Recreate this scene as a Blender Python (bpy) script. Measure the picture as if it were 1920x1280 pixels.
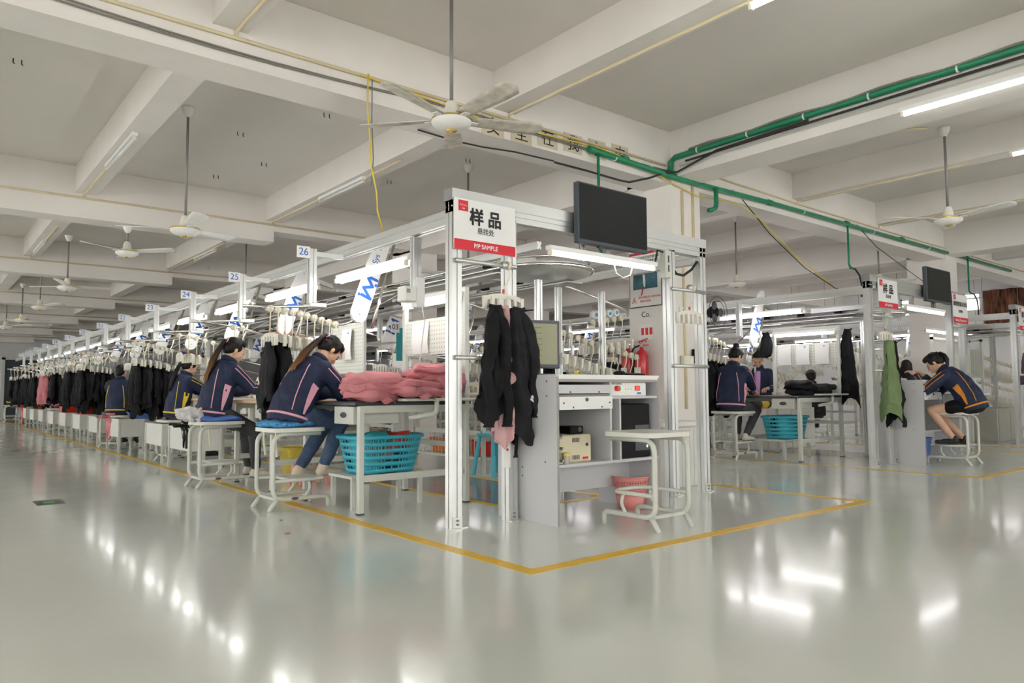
import bpy, math, random
import numpy as np
from mathutils import Vector, Matrix, noise
from mathutils.bvhtree import BVHTree
for o in list(bpy.data.objects): bpy.data.objects.remove(o, do_unlink=True)
S = bpy.context.scene; COL = S.collection
R = math.radians; PI = math.pi
random.seed(7)
# ---------------------------------------------------------------- camera
FPX, YAW, PIT, ROL = 1377.3, R(39.277), R(3.904), R(-.306)
Fv = Vector((math.sin(YAW)*math.cos(PIT), math.cos(YAW)*math.cos(PIT), math.sin(PIT)))
Rv = Vector((math.cos(YAW), -math.sin(YAW), 0)); Uv = Rv.cross(Fv)
R2 = Rv*math.cos(ROL)+Uv*math.sin(ROL); U2 = -Rv*math.sin(ROL)+Uv*math.cos(ROL)
cam = bpy.data.cameras.new('camera'); cam.sensor_width = 36; cam.lens = FPX/1920*36; cam.clip_end = 200
co = bpy.data.objects.new('camera', cam); COL.objects.link(co)
co.matrix_world = Matrix(((R2.x, U2.x, -Fv.x, 0), (R2.y, U2.y, -Fv.y, 0), (R2.z, U2.z, -Fv.z, .9), (0, 0, 0, 1)))
S.camera = co
# ---------------------------------------------------------------- world, exposure
w = bpy.data.worlds.new('world'); S.world = w; w.use_nodes = True
bg = w.node_tree.nodes['Background']; bg.inputs[0].default_value = (1, .985, .96, 1); bg.inputs[1].default_value = 4.6
vs = S.view_settings; vs.view_transform = 'Standard'; vs.look = 'None'; vs.gamma = 1; vs.use_curve_mapping = False; vs.exposure = 0.62
TUBE = 12.0
# ---------------------------------------------------------------- materials
MATS = {}
def mat(name, col, rough=.5, metal=0, var=.06, scale=6, bump=0, bscale=40, emit=None, coat=0, stretch=None, spec=.5):
    m = bpy.data.materials.new(name); m.use_nodes = True; nt = m.node_tree; b = nt.nodes['Principled BSDF']
    b.inputs['Roughness'].default_value = rough; b.inputs['Metallic'].default_value = metal
    b.inputs['Specular IOR Level'].default_value = spec
    if coat: b.inputs['Coat Weight'].default_value = coat; b.inputs['Coat Roughness'].default_value = .1
    tc = nt.nodes.new('ShaderNodeTexCoord'); src = tc.outputs['Object']
    if stretch:
        mp = nt.nodes.new('ShaderNodeMapping'); mp.inputs['Scale'].default_value = stretch; nt.links.new(src, mp.inputs[0]); src = mp.outputs[0]
    n = nt.nodes.new('ShaderNodeTexNoise'); n.inputs['Scale'].default_value = scale; n.inputs['Detail'].default_value = 4
    nt.links.new(src, n.inputs['Vector'])
    r = nt.nodes.new('ShaderNodeValToRGB')
    c = Vector(col[:3]); lo = c*(1-var); hi = c*(1+var)
    r.color_ramp.elements[0].position = .3; r.color_ramp.elements[1].position = .7
    r.color_ramp.elements[0].color = (*lo, 1); r.color_ramp.elements[1].color = (*[min(1, x) for x in hi], 1)
    nt.links.new(n.outputs['Fac'], r.inputs[0]); nt.links.new(r.outputs[0], b.inputs['Base Color'])
    if bump:
        n2 = nt.nodes.new('ShaderNodeTexNoise'); n2.inputs['Scale'].default_value = bscale; n2.inputs['Detail'].default_value = 3
        nt.links.new(src, n2.inputs['Vector'])
        bp = nt.nodes.new('ShaderNodeBump'); bp.inputs['Strength'].default_value = bump; bp.inputs['Distance'].default_value = .01
        nt.links.new(n2.outputs['Fac'], bp.inputs['Height']); nt.links.new(bp.outputs[0], b.inputs['Normal'])
    if emit:
        b.inputs['Emission Color'].default_value = (*emit[:3], 1); b.inputs['Emission Strength'].default_value = emit[3]
    MATS[name] = m; return m
mat('plaster', (.76, .722, .672), .9, var=.03, scale=1.2, bump=.05, bscale=25)
mat('beam_paint', (.82, .782, .735), .85, var=.04, scale=1.5, bump=.06, bscale=20)
mat('wall_paint', (.72, .72, .71), .85, var=.03, scale=1)
mat('yellow_paint', (.84, .50, .0), .3, var=.08, scale=9, spec=.35)
mat('dark_floor', (.16, .17, .185), .2, var=.1, scale=3, coat=.4)
mat('alu', (.64, .65, .64), .34, .8, var=.03, scale=3)
mat('alu_dark', (.30, .31, .31), .5, .6)
mat('chrome', (.78, .77, .74), .16, 1, var=.02)
mat('tube_grey', (.62, .63, .60), .3, .6, var=.03)
mat('frame_paint', (.62, .635, .575), .42, var=.03, coat=.2)
mat('seat_paint', (.70, .70, .63), .4, var=.04, coat=.2)
mat('bin_paint', (.66, .66, .62), .5, var=.03)
mat('laminate_grey', (.60, .60, .61), .5, var=.02, scale=2)
mat('laminate_edge', (.36, .34, .32), .6)
mat('white_laminate', (.82, .82, .80), .4, var=.02)
mat('dark_top', (.045, .047, .055), .35, var=.1)
mat('wood_edge', (.66, .47, .27), .5, var=.1, scale=14, stretch=(8, 1, 8))
mat('cream', (.80, .76, .60), .45, var=.04)
mat('aged_paper', (.60, .535, .40), .9, var=.08)
mat('cream_white', (.78, .755, .66), .45, var=.04)
mat('white_plastic', (.85, .85, .83), .4, var=.02)
mat('white_paint', (.86, .86, .84), .4, var=.02)
mat('paper', (.9, .89, .86), .8, var=.02)
mat('blue_print', (.02, .16, .62), .5, var=.05)
mat('cyan_print', (.05, .32, .62), .5)
mat('ink', (.02, .02, .022), .7)
mat('red_print', (.72, .015, .035), .5, var=.04)
mat('black_plastic', (.008, .0085, .009), .5, var=.1, spec=.15)
mat('screen_black', (.010, .012, .012), .35, var=.05, spec=.2)
mat('dark_grey', (.06, .065, .07), .4)
mat('bezel', (.055, .065, .08), .4)
mat('lcd', (.25, .245, .155), .4, var=.08, emit=(.60, .58, .34, .07))
mat('lcd_line', (.17, .17, .03), .4, var=.05)
mat('ups', (.76, .70, .50), .45, var=.03)
mat('navy', (.016, .024, .060), .65, spec=.3, var=.22, scale=9, bump=.5, bscale=18)
mat('trim_pink', (.80, .40, .50), .6)
mat('trim_yellow', (.80, .58, .03), .6)
mat('trim_orange', (.78, .27, .02), .6)
mat('lilac', (.62, .33, .60), .7, bump=.3)
mat('denim', (.055, .09, .17), .8, var=.25, scale=14, bump=.3)
mat('grey_trousers', (.055, .058, .062), .85, var=.2, bump=.3)
mat('black_cloth', (.008, .0082, .0095), .8, var=.35, scale=7, bump=.5, bscale=16, spec=.25)
mat('black_cloth_soft', (.017, .0175, .02), .8, var=.35, scale=7, bump=.5, bscale=13, spec=.25)
mat('pink_cloth', (.56, .205, .225), .85, var=.12, scale=8, bump=.5, bscale=22)
mat('pale_pink_cloth', (.66, .40, .40), .85, var=.08, bump=.4)
mat('green_cloth', (.16, .23, .10), .85, var=.12, bump=.4)
mat('plum_cloth', (.12, .085, .11), .85, var=.12, bump=.4)
mat('grey_cloth', (.22, .23, .25), .85, var=.12, bump=.4)
mat('skin', (.68, .42, .28), .5, var=.06, scale=12)
mat('skin_tan', (.60, .36, .22), .5, var=.06, scale=12)
mat('lip', (.50, .18, .15), .45)
mat('hair_black', (.012, .0095, .009), .45, spec=.22, var=.4, scale=60, stretch=(1, 1, .15), bump=.3, bscale=120)
mat('hair_brown', (.14, .060, .022), .42, var=.6, scale=50, stretch=(1, 1, .2), bump=.3, bscale=120)
def hair_fade():
    m = mat('hair_fade', (.1, .05, .02), .45, spec=.25, bump=.3, bscale=120, stretch=(1, 1, .2)); nt = m.node_tree; b = nt.nodes['Principled BSDF']
    tc = nt.nodes.new('ShaderNodeTexCoord'); sx = nt.nodes.new('ShaderNodeSeparateXYZ'); n = nt.nodes.new('ShaderNodeTexNoise'); n.inputs['Scale'].default_value = 30; mp = nt.nodes.new('ShaderNodeMapping'); mp.inputs['Scale'].default_value = (1.5, 3, .3)
    ad = nt.nodes.new('ShaderNodeMath'); ad.operation = 'MULTIPLY_ADD'; ad.inputs[1].default_value = .35; r = nt.nodes.new('ShaderNodeValToRGB'); L = nt.links.new
    L(tc.outputs['Generated'], sx.inputs[0]); L(tc.outputs['Object'], mp.inputs[0]); L(mp.outputs[0], n.inputs['Vector']); L(n.outputs['Fac'], ad.inputs[0]); L(sx.outputs['Z'], ad.inputs[2]); L(ad.outputs[0], r.inputs[0]); L(r.outputs[0], b.inputs['Base Color'])
    e = r.color_ramp.elements; e[0].position = .15; e[0].color = (.27, .125, .04, 1); e[1].position = .95; e[1].color = (.018, .013, .012, 1); q = e.new(.55); q.color = (.11, .048, .018, 1)
hair_fade()
mat('boot', (.66, .57, .43), .65, var=.05)
mat('shoe_black', (.02, .02, .022), .6)
mat('shoe_cream', (.70, .66, .58), .7)
mat('sole', (.08, .08, .08), .7)
mat('basket_blue', (.055, .47, .60), .4, var=.05)
mat('cushion_blue', (.07, .30, .62), .8, var=.6, scale=40)
mat('red_plastic', (.72, .035, .02), .35, var=.06)
mat('orange_plastic', (.78, .20, .02), .4)
mat('green_plastic', (.10, .42, .10), .4)
mat('yellow_plastic', (.72, .58, .08), .4)
mat('pink_plastic', (.82, .30, .28), .45, var=.04)
mat('blue_plastic', (.06, .16, .48), .4)
mat('teal', (.04, .40, .44), .6)
mat('clear_bag', (.62, .60, .60), .18, var=.25, scale=20, bump=.7, bscale=26)
mat('pipe_green', (.01, .235, .11), .35, var=.15, scale=4)
mat('conduit', (.74, .64, .42), .5, var=.05)
mat('cable_black', (.025, .023, .022), .6)
mat('cable_grey', (.22, .21, .18), .6)
mat('cable_yellow', (.78, .58, .06), .5)
mat('fan_white', (.80, .79, .75), .45, var=.05)
mat('fan_dirty', (.62, .58, .50), .6, var=.22, scale=14)
mat('rod_dark', (.24, .235, .225), .5, .3)
mat('brass', (.75, .55, .15), .25, 1)
mat('extinguisher', (.62, .02, .03), .3, coat=.4)
mat('door_dark', (.055, .07, .08), .5)
mat('photo_blue', (.05, .16, .22), .5, var=.8, scale=7)
mat('machine', (.74, .68, .54), .4, var=.05)
mat('machine_white', (.80, .79, .74), .4, var=.04)
mat('thread_mix', (.55, .45, .20), .6, var=.5, scale=30)
mat('lamp_green', (.02, .6, .2), .4, emit=(.05, 1, .35, 1.2))
mat('lamp_red', (.7, .05, .02), .4, emit=(1, .06, .02, .8))
mat('curtain_brown', (.13, .05, .025), .9, var=.9, scale=9, bump=.3, stretch=(1, 2.2, .35))
mat('tube_on', (.9, .9, .9), .5, emit=(1, .985, .97, TUBE))
mat('tube_led', (.9, .9, .9), .5, emit=(1, .95, .985, TUBE))
mat('tube_off', (.80, .80, .76), .3)
mat('sticker', (.35, .38, .30), .5)
mat('sticker_dark', (.10, .12, .10), .5)
mat('box_white', (.74, .73, .69), .6, var=.05, scale=3)
mat('rust_floor', (.5, .5, .47), .4)
mat('triangle_yellow', (.78, .50, .05), .5)
mat('caster', (.03, .03, .03), .5)
mat('steel_panel', (.42, .41, .36), .45, .3, var=.06)
def make_floor():
    m = bpy.data.materials.new('epoxy_floor'); m.use_nodes = True; nt = m.node_tree; b = nt.nodes['Principled BSDF']
    tc = nt.nodes.new('ShaderNodeTexCoord')
    n = nt.nodes.new('ShaderNodeTexNoise'); n.inputs['Scale'].default_value = .55; n.inputs['Detail'].default_value = 6
    r = nt.nodes.new('ShaderNodeValToRGB'); r.color_ramp.elements[0].position = .32; r.color_ramp.elements[1].position = .7
    r.color_ramp.elements[0].color = (.70, .735, .685, 1); r.color_ramp.elements[1].color = (.775, .805, .745, 1)
    nt.links.new(tc.outputs['Object'], n.inputs['Vector']); nt.links.new(n.outputs['Fac'], r.inputs[0]); nt.links.new(r.outputs[0], b.inputs['Base Color'])
    n2 = nt.nodes.new('ShaderNodeTexNoise'); n2.inputs['Scale'].default_value = 1.6; n2.inputs['Detail'].default_value = 5
    mr = nt.nodes.new('ShaderNodeMapRange'); mr.inputs[3].default_value = .10; mr.inputs[4].default_value = .21
    nt.links.new(tc.outputs['Object'], n2.inputs['Vector']); nt.links.new(n2.outputs['Fac'], mr.inputs[0]); nt.links.new(mr.outputs[0], b.inputs['Roughness'])
    n3 = nt.nodes.new('ShaderNodeTexNoise'); n3.inputs['Scale'].default_value = 14; n3.inputs['Detail'].default_value = 2
    bp = nt.nodes.new('ShaderNodeBump'); bp.inputs['Strength'].default_value = .05; bp.inputs['Distance'].default_value = .01
    nt.links.new(tc.outputs['Object'], n3.inputs['Vector']); nt.links.new(n3.outputs['Fac'], bp.inputs['Height']); nt.links.new(bp.outputs[0], b.inputs['Normal'])
    b.inputs['Specular IOR Level'].default_value = .5; b.inputs['Coat Weight'].default_value = .35; b.inputs['Coat Roughness'].default_value = .08
    MATS['floor'] = m
make_floor()
def make_peg():
    m = bpy.data.materials.new('pegboard'); m.use_nodes = True; nt = m.node_tree; b = nt.nodes['Principled BSDF']; b.inputs['Roughness'].default_value = .5
    tc = nt.nodes.new('ShaderNodeTexCoord'); mp = nt.nodes.new('ShaderNodeVectorMath'); mp.operation = 'SCALE'; mp.inputs['Scale'].default_value = 26
    fr = nt.nodes.new('ShaderNodeVectorMath'); fr.operation = 'FRACTION'
    sb = nt.nodes.new('ShaderNodeVectorMath'); sb.operation = 'SUBTRACT'; sb.inputs[1].default_value = (.5, .5, .5)
    mu = nt.nodes.new('ShaderNodeVectorMath'); mu.operation = 'MULTIPLY'; mu.inputs[1].default_value = (0, 1, 1)
    ln = nt.nodes.new('ShaderNodeVectorMath'); ln.operation = 'LENGTH'
    lt = nt.nodes.new('ShaderNodeMath'); lt.operation = 'LESS_THAN'; lt.inputs[1].default_value = .13
    mx = nt.nodes.new('ShaderNodeMixRGB'); mx.inputs[1].default_value = (.70, .71, .64, 1); mx.inputs[2].default_value = (.12, .12, .11, 1)
    L = nt.links.new
    L(tc.outputs['Object'], mp.inputs[0]); L(mp.outputs[0], fr.inputs[0]); L(fr.outputs[0], sb.inputs[0]); L(sb.outputs[0], mu.inputs[0]); L(mu.outputs[0], ln.inputs[0])
    L(ln.outputs['Value'], lt.inputs[0]); L(lt.outputs[0], mx.inputs[0]); L(mx.outputs[0], b.inputs['Base Color']); MATS['pegboard'] = m
make_peg()
def make_glass():
    m = bpy.data.materials.new('pane'); m.use_nodes = True; nt = m.node_tree; nt.nodes.clear()
    o = nt.nodes.new('ShaderNodeOutputMaterial'); t = nt.nodes.new('ShaderNodeBsdfTransparent'); g = nt.nodes.new('ShaderNodeBsdfGlossy'); g.inputs[1].default_value = .05
    x = nt.nodes.new('ShaderNodeMixShader'); x.inputs[0].default_value = .06
    nt.links.new(t.outputs[0], x.inputs[1]); nt.links.new(g.outputs[0], x.inputs[2]); nt.links.new(x.outputs[0], o.inputs[0]); MATS['pane'] = m
make_glass()
# ---------------------------------------------------------------- mesh helpers
class MB:
    def __init__(s): s.v = []; s.f = []
    def add(s, v, f):
        n = len(s.v); s.v += [tuple(p) for p in v]; s.f += [tuple(i+n for i in q) for q in f]; return s
    def box(s, x0, x1, y0, y1, z0, z1):
        return s.add([(x0,y0,z0),(x1,y0,z0),(x1,y1,z0),(x0,y1,z0),(x0,y0,z1),(x1,y0,z1),(x1,y1,z1),(x0,y1,z1)],
            [(0,3,2,1),(4,5,6,7),(0,1,5,4),(1,2,6,5),(2,3,7,6),(3,0,4,7)])
    def bbox(s, x0, x1, y0, y1, z0, z1, b=.006):   # box with chamfered edges
        xs = (x0, x1); ys = (y0, y1); zs = (z0, z1); v = []; idx = {}
        for i in (0, 1):
            for j in (0, 1):
                for k in (0, 1):
                    sx, sy, sz = (b if i == 0 else -b), (b if j == 0 else -b), (b if k == 0 else -b)
                    idx[i,j,k] = len(v); v += [(xs[i], ys[j]+sy, zs[k]+sz), (xs[i]+sx, ys[j], zs[k]+sz), (xs[i]+sx, ys[j]+sy, zs[k])]
        def I(i, j, k, a): return idx[i,j,k]+a
        f = []
        for i in (0, 1):
            q = [I(i,0,0,0), I(i,1,0,0), I(i,1,1,0), I(i,0,1,0)]; f.append(q if i else q[::-1])
            q = [I(0,i,0,1), I(1,i,0,1), I(1,i,1,1), I(0,i,1,1)]; f.append(q[::-1] if i else q)
            q = [I(0,0,i,2), I(1,0,i,2), I(1,1,i,2), I(0,1,i,2)]; f.append(q if i else q[::-1])
        for i in (0, 1):
            for j in (0, 1):
                q = [I(i,j,0,0), I(i,j,1,0), I(i,j,1,1), I(i,j,0,1)]; f.append(q if i == j else q[::-1])
                q = [I(i,0,j,0), I(i,1,j,0), I(i,1,j,2), I(i,0,j,2)]; f.append(q[::-1] if i == j else q)
                q = [I(0,i,j,1), I(1,i,j,1), I(1,i,j,2), I(0,i,j,2)]; f.append(q if i == j else q[::-1])
        for i in (0, 1):
            for j in (0, 1):
                for k in (0, 1):
                    q = [I(i,j,k,0), I(i,j,k,1), I(i,j,k,2)]; f.append(q if (i+j+k) % 2 else q[::-1])
        return s.add(v, f)
    def tube(s, pts, r, n=8, closed=False, squash=None):
        pts = [Vector(p) for p in pts]; m = len(pts); rr = r if isinstance(r, (list, tuple)) else [r]*m
        T = []
        for i in range(m):
            a = pts[(i-1) % m] if (closed or i) else pts[0]; b = pts[(i+1) % m] if (closed or i < m-1) else pts[-1]
            t = (b-a); T.append(t.normalized() if t.length > 1e-9 else Vector((0,0,1)))
        up = Vector((0,0,1)) if abs(T[0].z) < .9 else Vector((1,0,0))
        N = (up-T[0]*up.dot(T[0])).normalized(); v = []; f = []
        for i in range(m):
            N = N-T[i]*N.dot(T[i]); N = N.normalized() if N.length > 1e-6 else T[i].orthogonal().normalized(); B = T[i].cross(N)
            for k in range(n):
                a = 2*PI*k/n; q = pts[i]+N*(rr[i]*math.cos(a)*(squash or 1))+B*(rr[i]*math.sin(a)); v.append(q)
        for i in range(m if closed else m-1):
            j = (i+1) % m
            for k in range(n):
                l = (k+1) % n; f.append((i*n+k, i*n+l, j*n+l, j*n+k))
        if not closed: f.append(tuple(range(n))[::-1]); f.append(tuple((m-1)*n+k for k in range(n)))
        return s.add(v, f)
    def cyl(s, p0, p1, r, n=12, r1=None): return s.tube([p0, p1], [r, r if r1 is None else r1], n)
    def lathe(s, prof, n=16, c=(0,0,0)):
        v = []; f = []; m = len(prof)
        for r, z in prof:
            for k in range(n):
                a = 2*PI*k/n; v.append((c[0]+r*math.cos(a), c[1]+r*math.sin(a), c[2]+z))
        for i in range(m-1):
            for k in range(n):
                l = (k+1) % n; f.append((i*n+k, i*n+l, (i+1)*n+l, (i+1)*n+k))
        f.append(tuple(range(n))[::-1]); f.append(tuple((m-1)*n+k for k in range(n)))
        return s.add(v, f)
    def ell(s, c, r, nu=14, nv=9, M=None):
        v = []; f = []
        for i in range(nv+1):
            ph = PI*i/nv
            for k in range(nu):
                a = 2*PI*k/nu; p = Vector((r[0]*math.sin(ph)*math.cos(a), r[1]*math.sin(ph)*math.sin(a), -r[2]*math.cos(ph)))
                if M: p = M @ p
                v.append(p+Vector(c))
        for i in range(nv):
            for k in range(nu):
                l = (k+1) % nu; q = [i*nu+k, i*nu+l, (i+1)*nu+l, (i+1)*nu+k]
                f.append(tuple(q))
        n0 = len(s.v); s.add(v, f); return s
    def cap(s, p0, r0, p1, r1, n=12):      # tapered capsule
        p0 = Vector(p0); p1 = Vector(p1); d = p1-p0; L = d.length or 1e-6; d = d/L
        pts = []; rr = []
        for a in (88, 60, 30): pts.append(p0-d*r0*math.sin(R(a))); rr.append(r0*math.cos(R(a)))
        pts.append(p0); rr.append(r0); pts.append(p1); rr.append(r1)
        for a in (30, 60, 88): pts.append(p1+d*r1*math.sin(R(a))); rr.append(r1*math.cos(R(a)))
        return s.tube(pts, rr, n)
    def prism(s, poly, a0, a1, axis='z', o=(0,0,0)):
        n = len(poly); v = []
        for t in (a0, a1):
            for p, q in poly:
                v.append({'z': (p, q, t), 'x': (t, p, q), 'y': (p, t, q)}[axis])
        v = [(x+o[0], y+o[1], z+o[2]) for x, y, z in v]
        f = [tuple(range(n))[::-1], tuple(range(n, 2*n))]+[(k, (k+1) % n, n+(k+1) % n, n+k) for k in range(n)]
        if axis == 'y': f = [q[::-1] for q in f]
        return s.add(v, f)
    def grid(s, fn, nu, nv, close_u=False):
        v = [fn(i/(nu-1 if not close_u else nu), j/(nv-1)) for j in range(nv) for i in range(nu)]; f = []
        for j in range(nv-1):
            for i in range(nu if close_u else nu-1):
                k = (i+1) % nu; f.append((j*nu+i, j*nu+k, (j+1)*nu+k, (j+1)*nu+i))
        return s.add(v, f)
    def xf(s, M):
        s.v = [tuple(M @ Vector(p)) for p in s.v]; return s
    def mesh(s, name, m, smooth=False):
        me = bpy.data.meshes.new(name); me.from_pydata(s.v, [], s.f); me.materials.append(MATS[m])
        if smooth: me.shade_smooth() if smooth is True else me.shade_smooth()
        me.update(); return me
    def build(s, name, m, parent=None, loc=None, smooth=False, rot=None):
        me = s.mesh(name, m, smooth)
        if smooth == 'auto':
            try: me.set_sharp_from_angle(angle=R(40))
            except Exception: pass
        o = bpy.data.objects.new(name, me); COL.objects.link(o)
        if parent: o.parent = parent
        if loc is not None: o.location = loc
        if rot is not None: o.rotation_euler = rot
        return o
def tag(o, label, cat, group=None):
    o['label'] = label; o['category'] = cat
    if group: o['group'] = group
    return o
def thing(name, label, cat, loc=(0,0,0), rz=0, group=None):
    o = bpy.data.objects.new(name, None); COL.objects.link(o); o.empty_display_size = .1
    o.location = loc; o.rotation_euler = (0, 0, rz); return tag(o, label, cat, group)
def struct(o): o['kind'] = 'structure'; return o
def copy_tree(o, loc=None, rz=None, label=None, group=None, parent=None):
    c = o.copy(); COL.objects.link(c)
    if parent: c.parent = parent
    for ch in o.children: copy_tree(ch, parent=c)
    if loc is not None: c.location = loc
    if rz is not None: c.rotation_euler = (0, 0, rz)
    if label: c['label'] = label
    if group: c['group'] = group
    return c
TXT = []
def text(s, size, m, parent, loc, rot=(PI/2, 0, 0), bold=0, name='lettering', ax='CENTER', sx=1):
    c = bpy.data.curves.new(name, 'FONT'); c.body = s; c.size = size; c.align_x = ax; c.align_y = 'CENTER'; c.extrude = .0006; TXT.append((None, bold))
    c.materials.append(MATS[m]); o = bpy.data.objects.new(name, c); COL.objects.link(o); o.parent = parent; o.location = loc; o.rotation_euler = rot; o.scale = (sx, 1, 1); TXT[-1] = (o, bold)
    return o
def slot(w, d, g=.010, e=.009):   # aluminium extrusion outline with one groove per face
    a, b = w/2, d/2
    return [(-a,-b),(-g/2,-b),(-g/2,-b+e),(g/2,-b+e),(g/2,-b),(a,-b),(a,-g/2),(a-e,-g/2),(a-e,g/2),(a,g/2),(a,b),(g/2,b),(g/2,b-e),(-g/2,b-e),(-g/2,b),(-a,b),(-a,g/2),(-a+e,g/2),(-a+e,-g/2),(-a,-g/2)]
def post(x, y, z0, z1, w=.08, d=.08): return MB().prism(slot(w, d), z0, z1, 'z', (x, y, 0))
def beam_x(x0, x1, y, z, w=.08, d=.08): return MB().prism(slot(w, d), x0, x1, 'x', (0, y, z))
def beam_y(y0, y1, x, z, w=.08, d=.08): return MB().prism(slot(w, d), y0, y1, 'y', (x, 0, z))
def bez(a, b, c, n=8):
    a, b, c = Vector(a), Vector(b), Vector(c)
    return [(a*(1-t)**2+b*(2*t*(1-t))+c*t*t) for t in [i/n for i in range(n+1)]]
def round_path(pts, r, n=5):
    pts = [Vector(p) for p in pts]; out = [pts[0]]
    for i in range(1, len(pts)-1):
        a, b, c = pts[i-1], pts[i], pts[i+1]; u = (a-b); v = (c-b); q = min(r, u.length*.49, v.length*.49)
        out += bez(b+u.normalized()*q, b, b+v.normalized()*q, n)
    return out+[pts[-1]]
def sag(a, b, d, n=10):
    a, b = Vector(a), Vector(b); return [a.lerp(b, i/n)-Vector((0,0,d*4*(i/n)*(1-i/n))) for i in range(n+1)]
def remesh(mb, voxel, smooth=4, name='tmp'):
    me = bpy.data.meshes.new(name); me.from_pydata(mb.v, [], mb.f); me.update()
    o = bpy.data.objects.new(name, me); COL.objects.link(o)
    m = o.modifiers.new('r', 'REMESH'); m.mode = 'VOXEL'; m.voxel_size = voxel
    if smooth: q = o.modifiers.new('s', 'SMOOTH'); q.iterations = smooth; q.factor = .5
    dg = bpy.context.evaluated_depsgraph_get(); dg.update(); ev = o.evaluated_get(dg); em = ev.to_mesh()
    out = MB(); out.v = [tuple(v.co) for v in em.vertices]; out.f = [tuple(p.vertices) for p in em.polygons]
    ev.to_mesh_clear(); bpy.data.objects.remove(o); bpy.data.meshes.remove(me); return out
# ================================================================ SETTING
XL, XR, YF, YB, ZC = -8.15, 21.2, -7.0, 40.0, 3.76
struct(MB().box(XL-.2, XR+.2, YF-.2, YB+.2, -.12, 0).build('floor', 'floor'))
struct(MB().box(XL-.2, XR+.2, YF-.2, YB+.2, ZC, ZC+.2).build('ceiling', 'plaster'))
for k in range(-1, 7):                                   # girders along the bays
    y = 5.05+5.42*k
    struct(MB().box(XL, 4.05 if k > 0 else XR, y, y+.37, 3.11 if k > 0 else 3.17, ZC-.002).build('ceiling_beam', 'beam_paint'))
    if k > 0: struct(MB().box(4.05, XR, y+.01, y+.36, 3.27, ZC-.002).build('ceiling_beam', 'beam_paint'))
for x, w, zb in ((-5.65,.24,3.42), (-3.2,.24,3.42), (-.78,.45,3.24), (1.62,.24,3.42), (4.05,.24,3.42), (6.62,.44,3.24), (9.05,.24,3.42), (11.45,.24,3.42), (14.12,.44,3.24), (16.35,.24,3.42), (18.75,.24,3.42)):
    struct(MB().box(x-w/2, x+w/2, YF, YB, zb, ZC-.001).build('ceiling_beam', 'beam_paint'))
PIL = [(6.4, 5.05), (13.9, 5.05), (6.4, 10.47), (13.9, 10.47), (6.4, 15.89), (13.9, 15.89), (6.4, 21.31), (6.4, 26.73)]
for x, y in PIL: struct(MB().box(x, x+.5, y-.012, y+.63, 0, 3.3).build('pillar', 'beam_paint'))
# walls with windows
def window_wall(name, axis, c, a0, a1, t, wins, z0, z1):
    mb = MB(); B = (lambda p0, p1, q0, q1: mb.box(c, c+t, p0, p1, q0, q1)) if axis == 'x' else (lambda p0, p1, q0, q1: mb.box(p0, p1, c, c+t, q0, q1))
    B(a0, a1, 0, z0); B(a0, a1, z1, ZC); e = a0
    for p, q in wins: B(e, p, z0, z1); e = q
    B(e, a1, z0, z1); wl = struct(mb.build(name, 'wall_paint'))
    for p, q in wins:
        f = MB(); g = MB()
        def fb(p0, p1, q0, q1, d0=.06, d1=.12, m=f):
            m.box(c+d0*t/.2, c+d1*t/.2, p0, p1, q0, q1) if axis == 'x' else m.box(p0, p1, c+d0*t/.2, c+d1*t/.2, q0, q1)
        fb(p, q, z0, z0+.05); fb(p, q, z1-.05, z1); fb(p, p+.05, z0, z1); fb(q-.05, q, z0, z1); mid = (p+q)/2; fb(mid-.02, mid+.02, z0, z1); fb(p, q, z0+(z1-z0)*.7-.02, z0+(z1-z0)*.7+.02)
        WN[0] += 1
        wo = struct(f.build('window_%d' % WN[0], 'alu')); fb(p+.04, mid, z0+.04, z1-.04, .08, .1, g); fb(mid, q-.04, z0+.04, z1-.04, .08, .1, g); g.build('window_pane', 'pane', wo)
WN = [0]
window_wall('wall_left', 'x', XL-.2, YF, YB, .2, [(y, y+2.2) for y in np.arange(-6.6, 37, 2.71)], .9, 3.1)
window_wall('wall_front', 'y', YF-.2, XL, XR, .2, [(x, x+2.0) for x in np.arange(-7.7, 19, 2.45)], .9, 2.9)
window_wall('wall_right', 'x', XR, YF, YB, .2, [(6.9, 8.9), (12.5, 14.5)], 2.9, 3.4)
struct(MB().box(XL-.2, XR+.2, YB, YB+.2, 0, ZC).build('wall_back', 'wall_paint'))
d1 = struct(MB().box(3.25, 5.2, YB-.06, YB-.002, 0, 2.45).build('door_1', 'door_dark'))
fr = MB(); fr.box(3.12, 3.25, YB-.1, YB-.002, 0, 2.6); fr.box(5.2, 5.3, YB-.1, YB-.002, 0, 2.6); fr.box(3.12, 5.3, YB-.1, YB-.002, 2.45, 2.55); fr.build('door_frame', 'wall_paint', d1)
MB().box(4.2, 4.23, YB-.075, YB-.058, 0, 2.45).build('door_gap', 'ink', d1); MB().cyl((4.1, YB-.1, 1.05), (4.1, YB-.06, 1.05), .03).build('door_handle', 'chrome', d1)
cu = thing('curtain', 'brown patterned curtain on the far wall above the bays', 'curtain', (XR-.12, 5.2, 2.55))
MB().grid(lambda u, v: (.05*math.sin(u*60), (u-.5)*3.2, v*.85), 120, 6).build('drape', 'curtain_brown', cu, smooth=True); MB().cyl((0,-1.7,.87), (0,1.7,.87), .015).build('rod', 'alu', cu)
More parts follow.
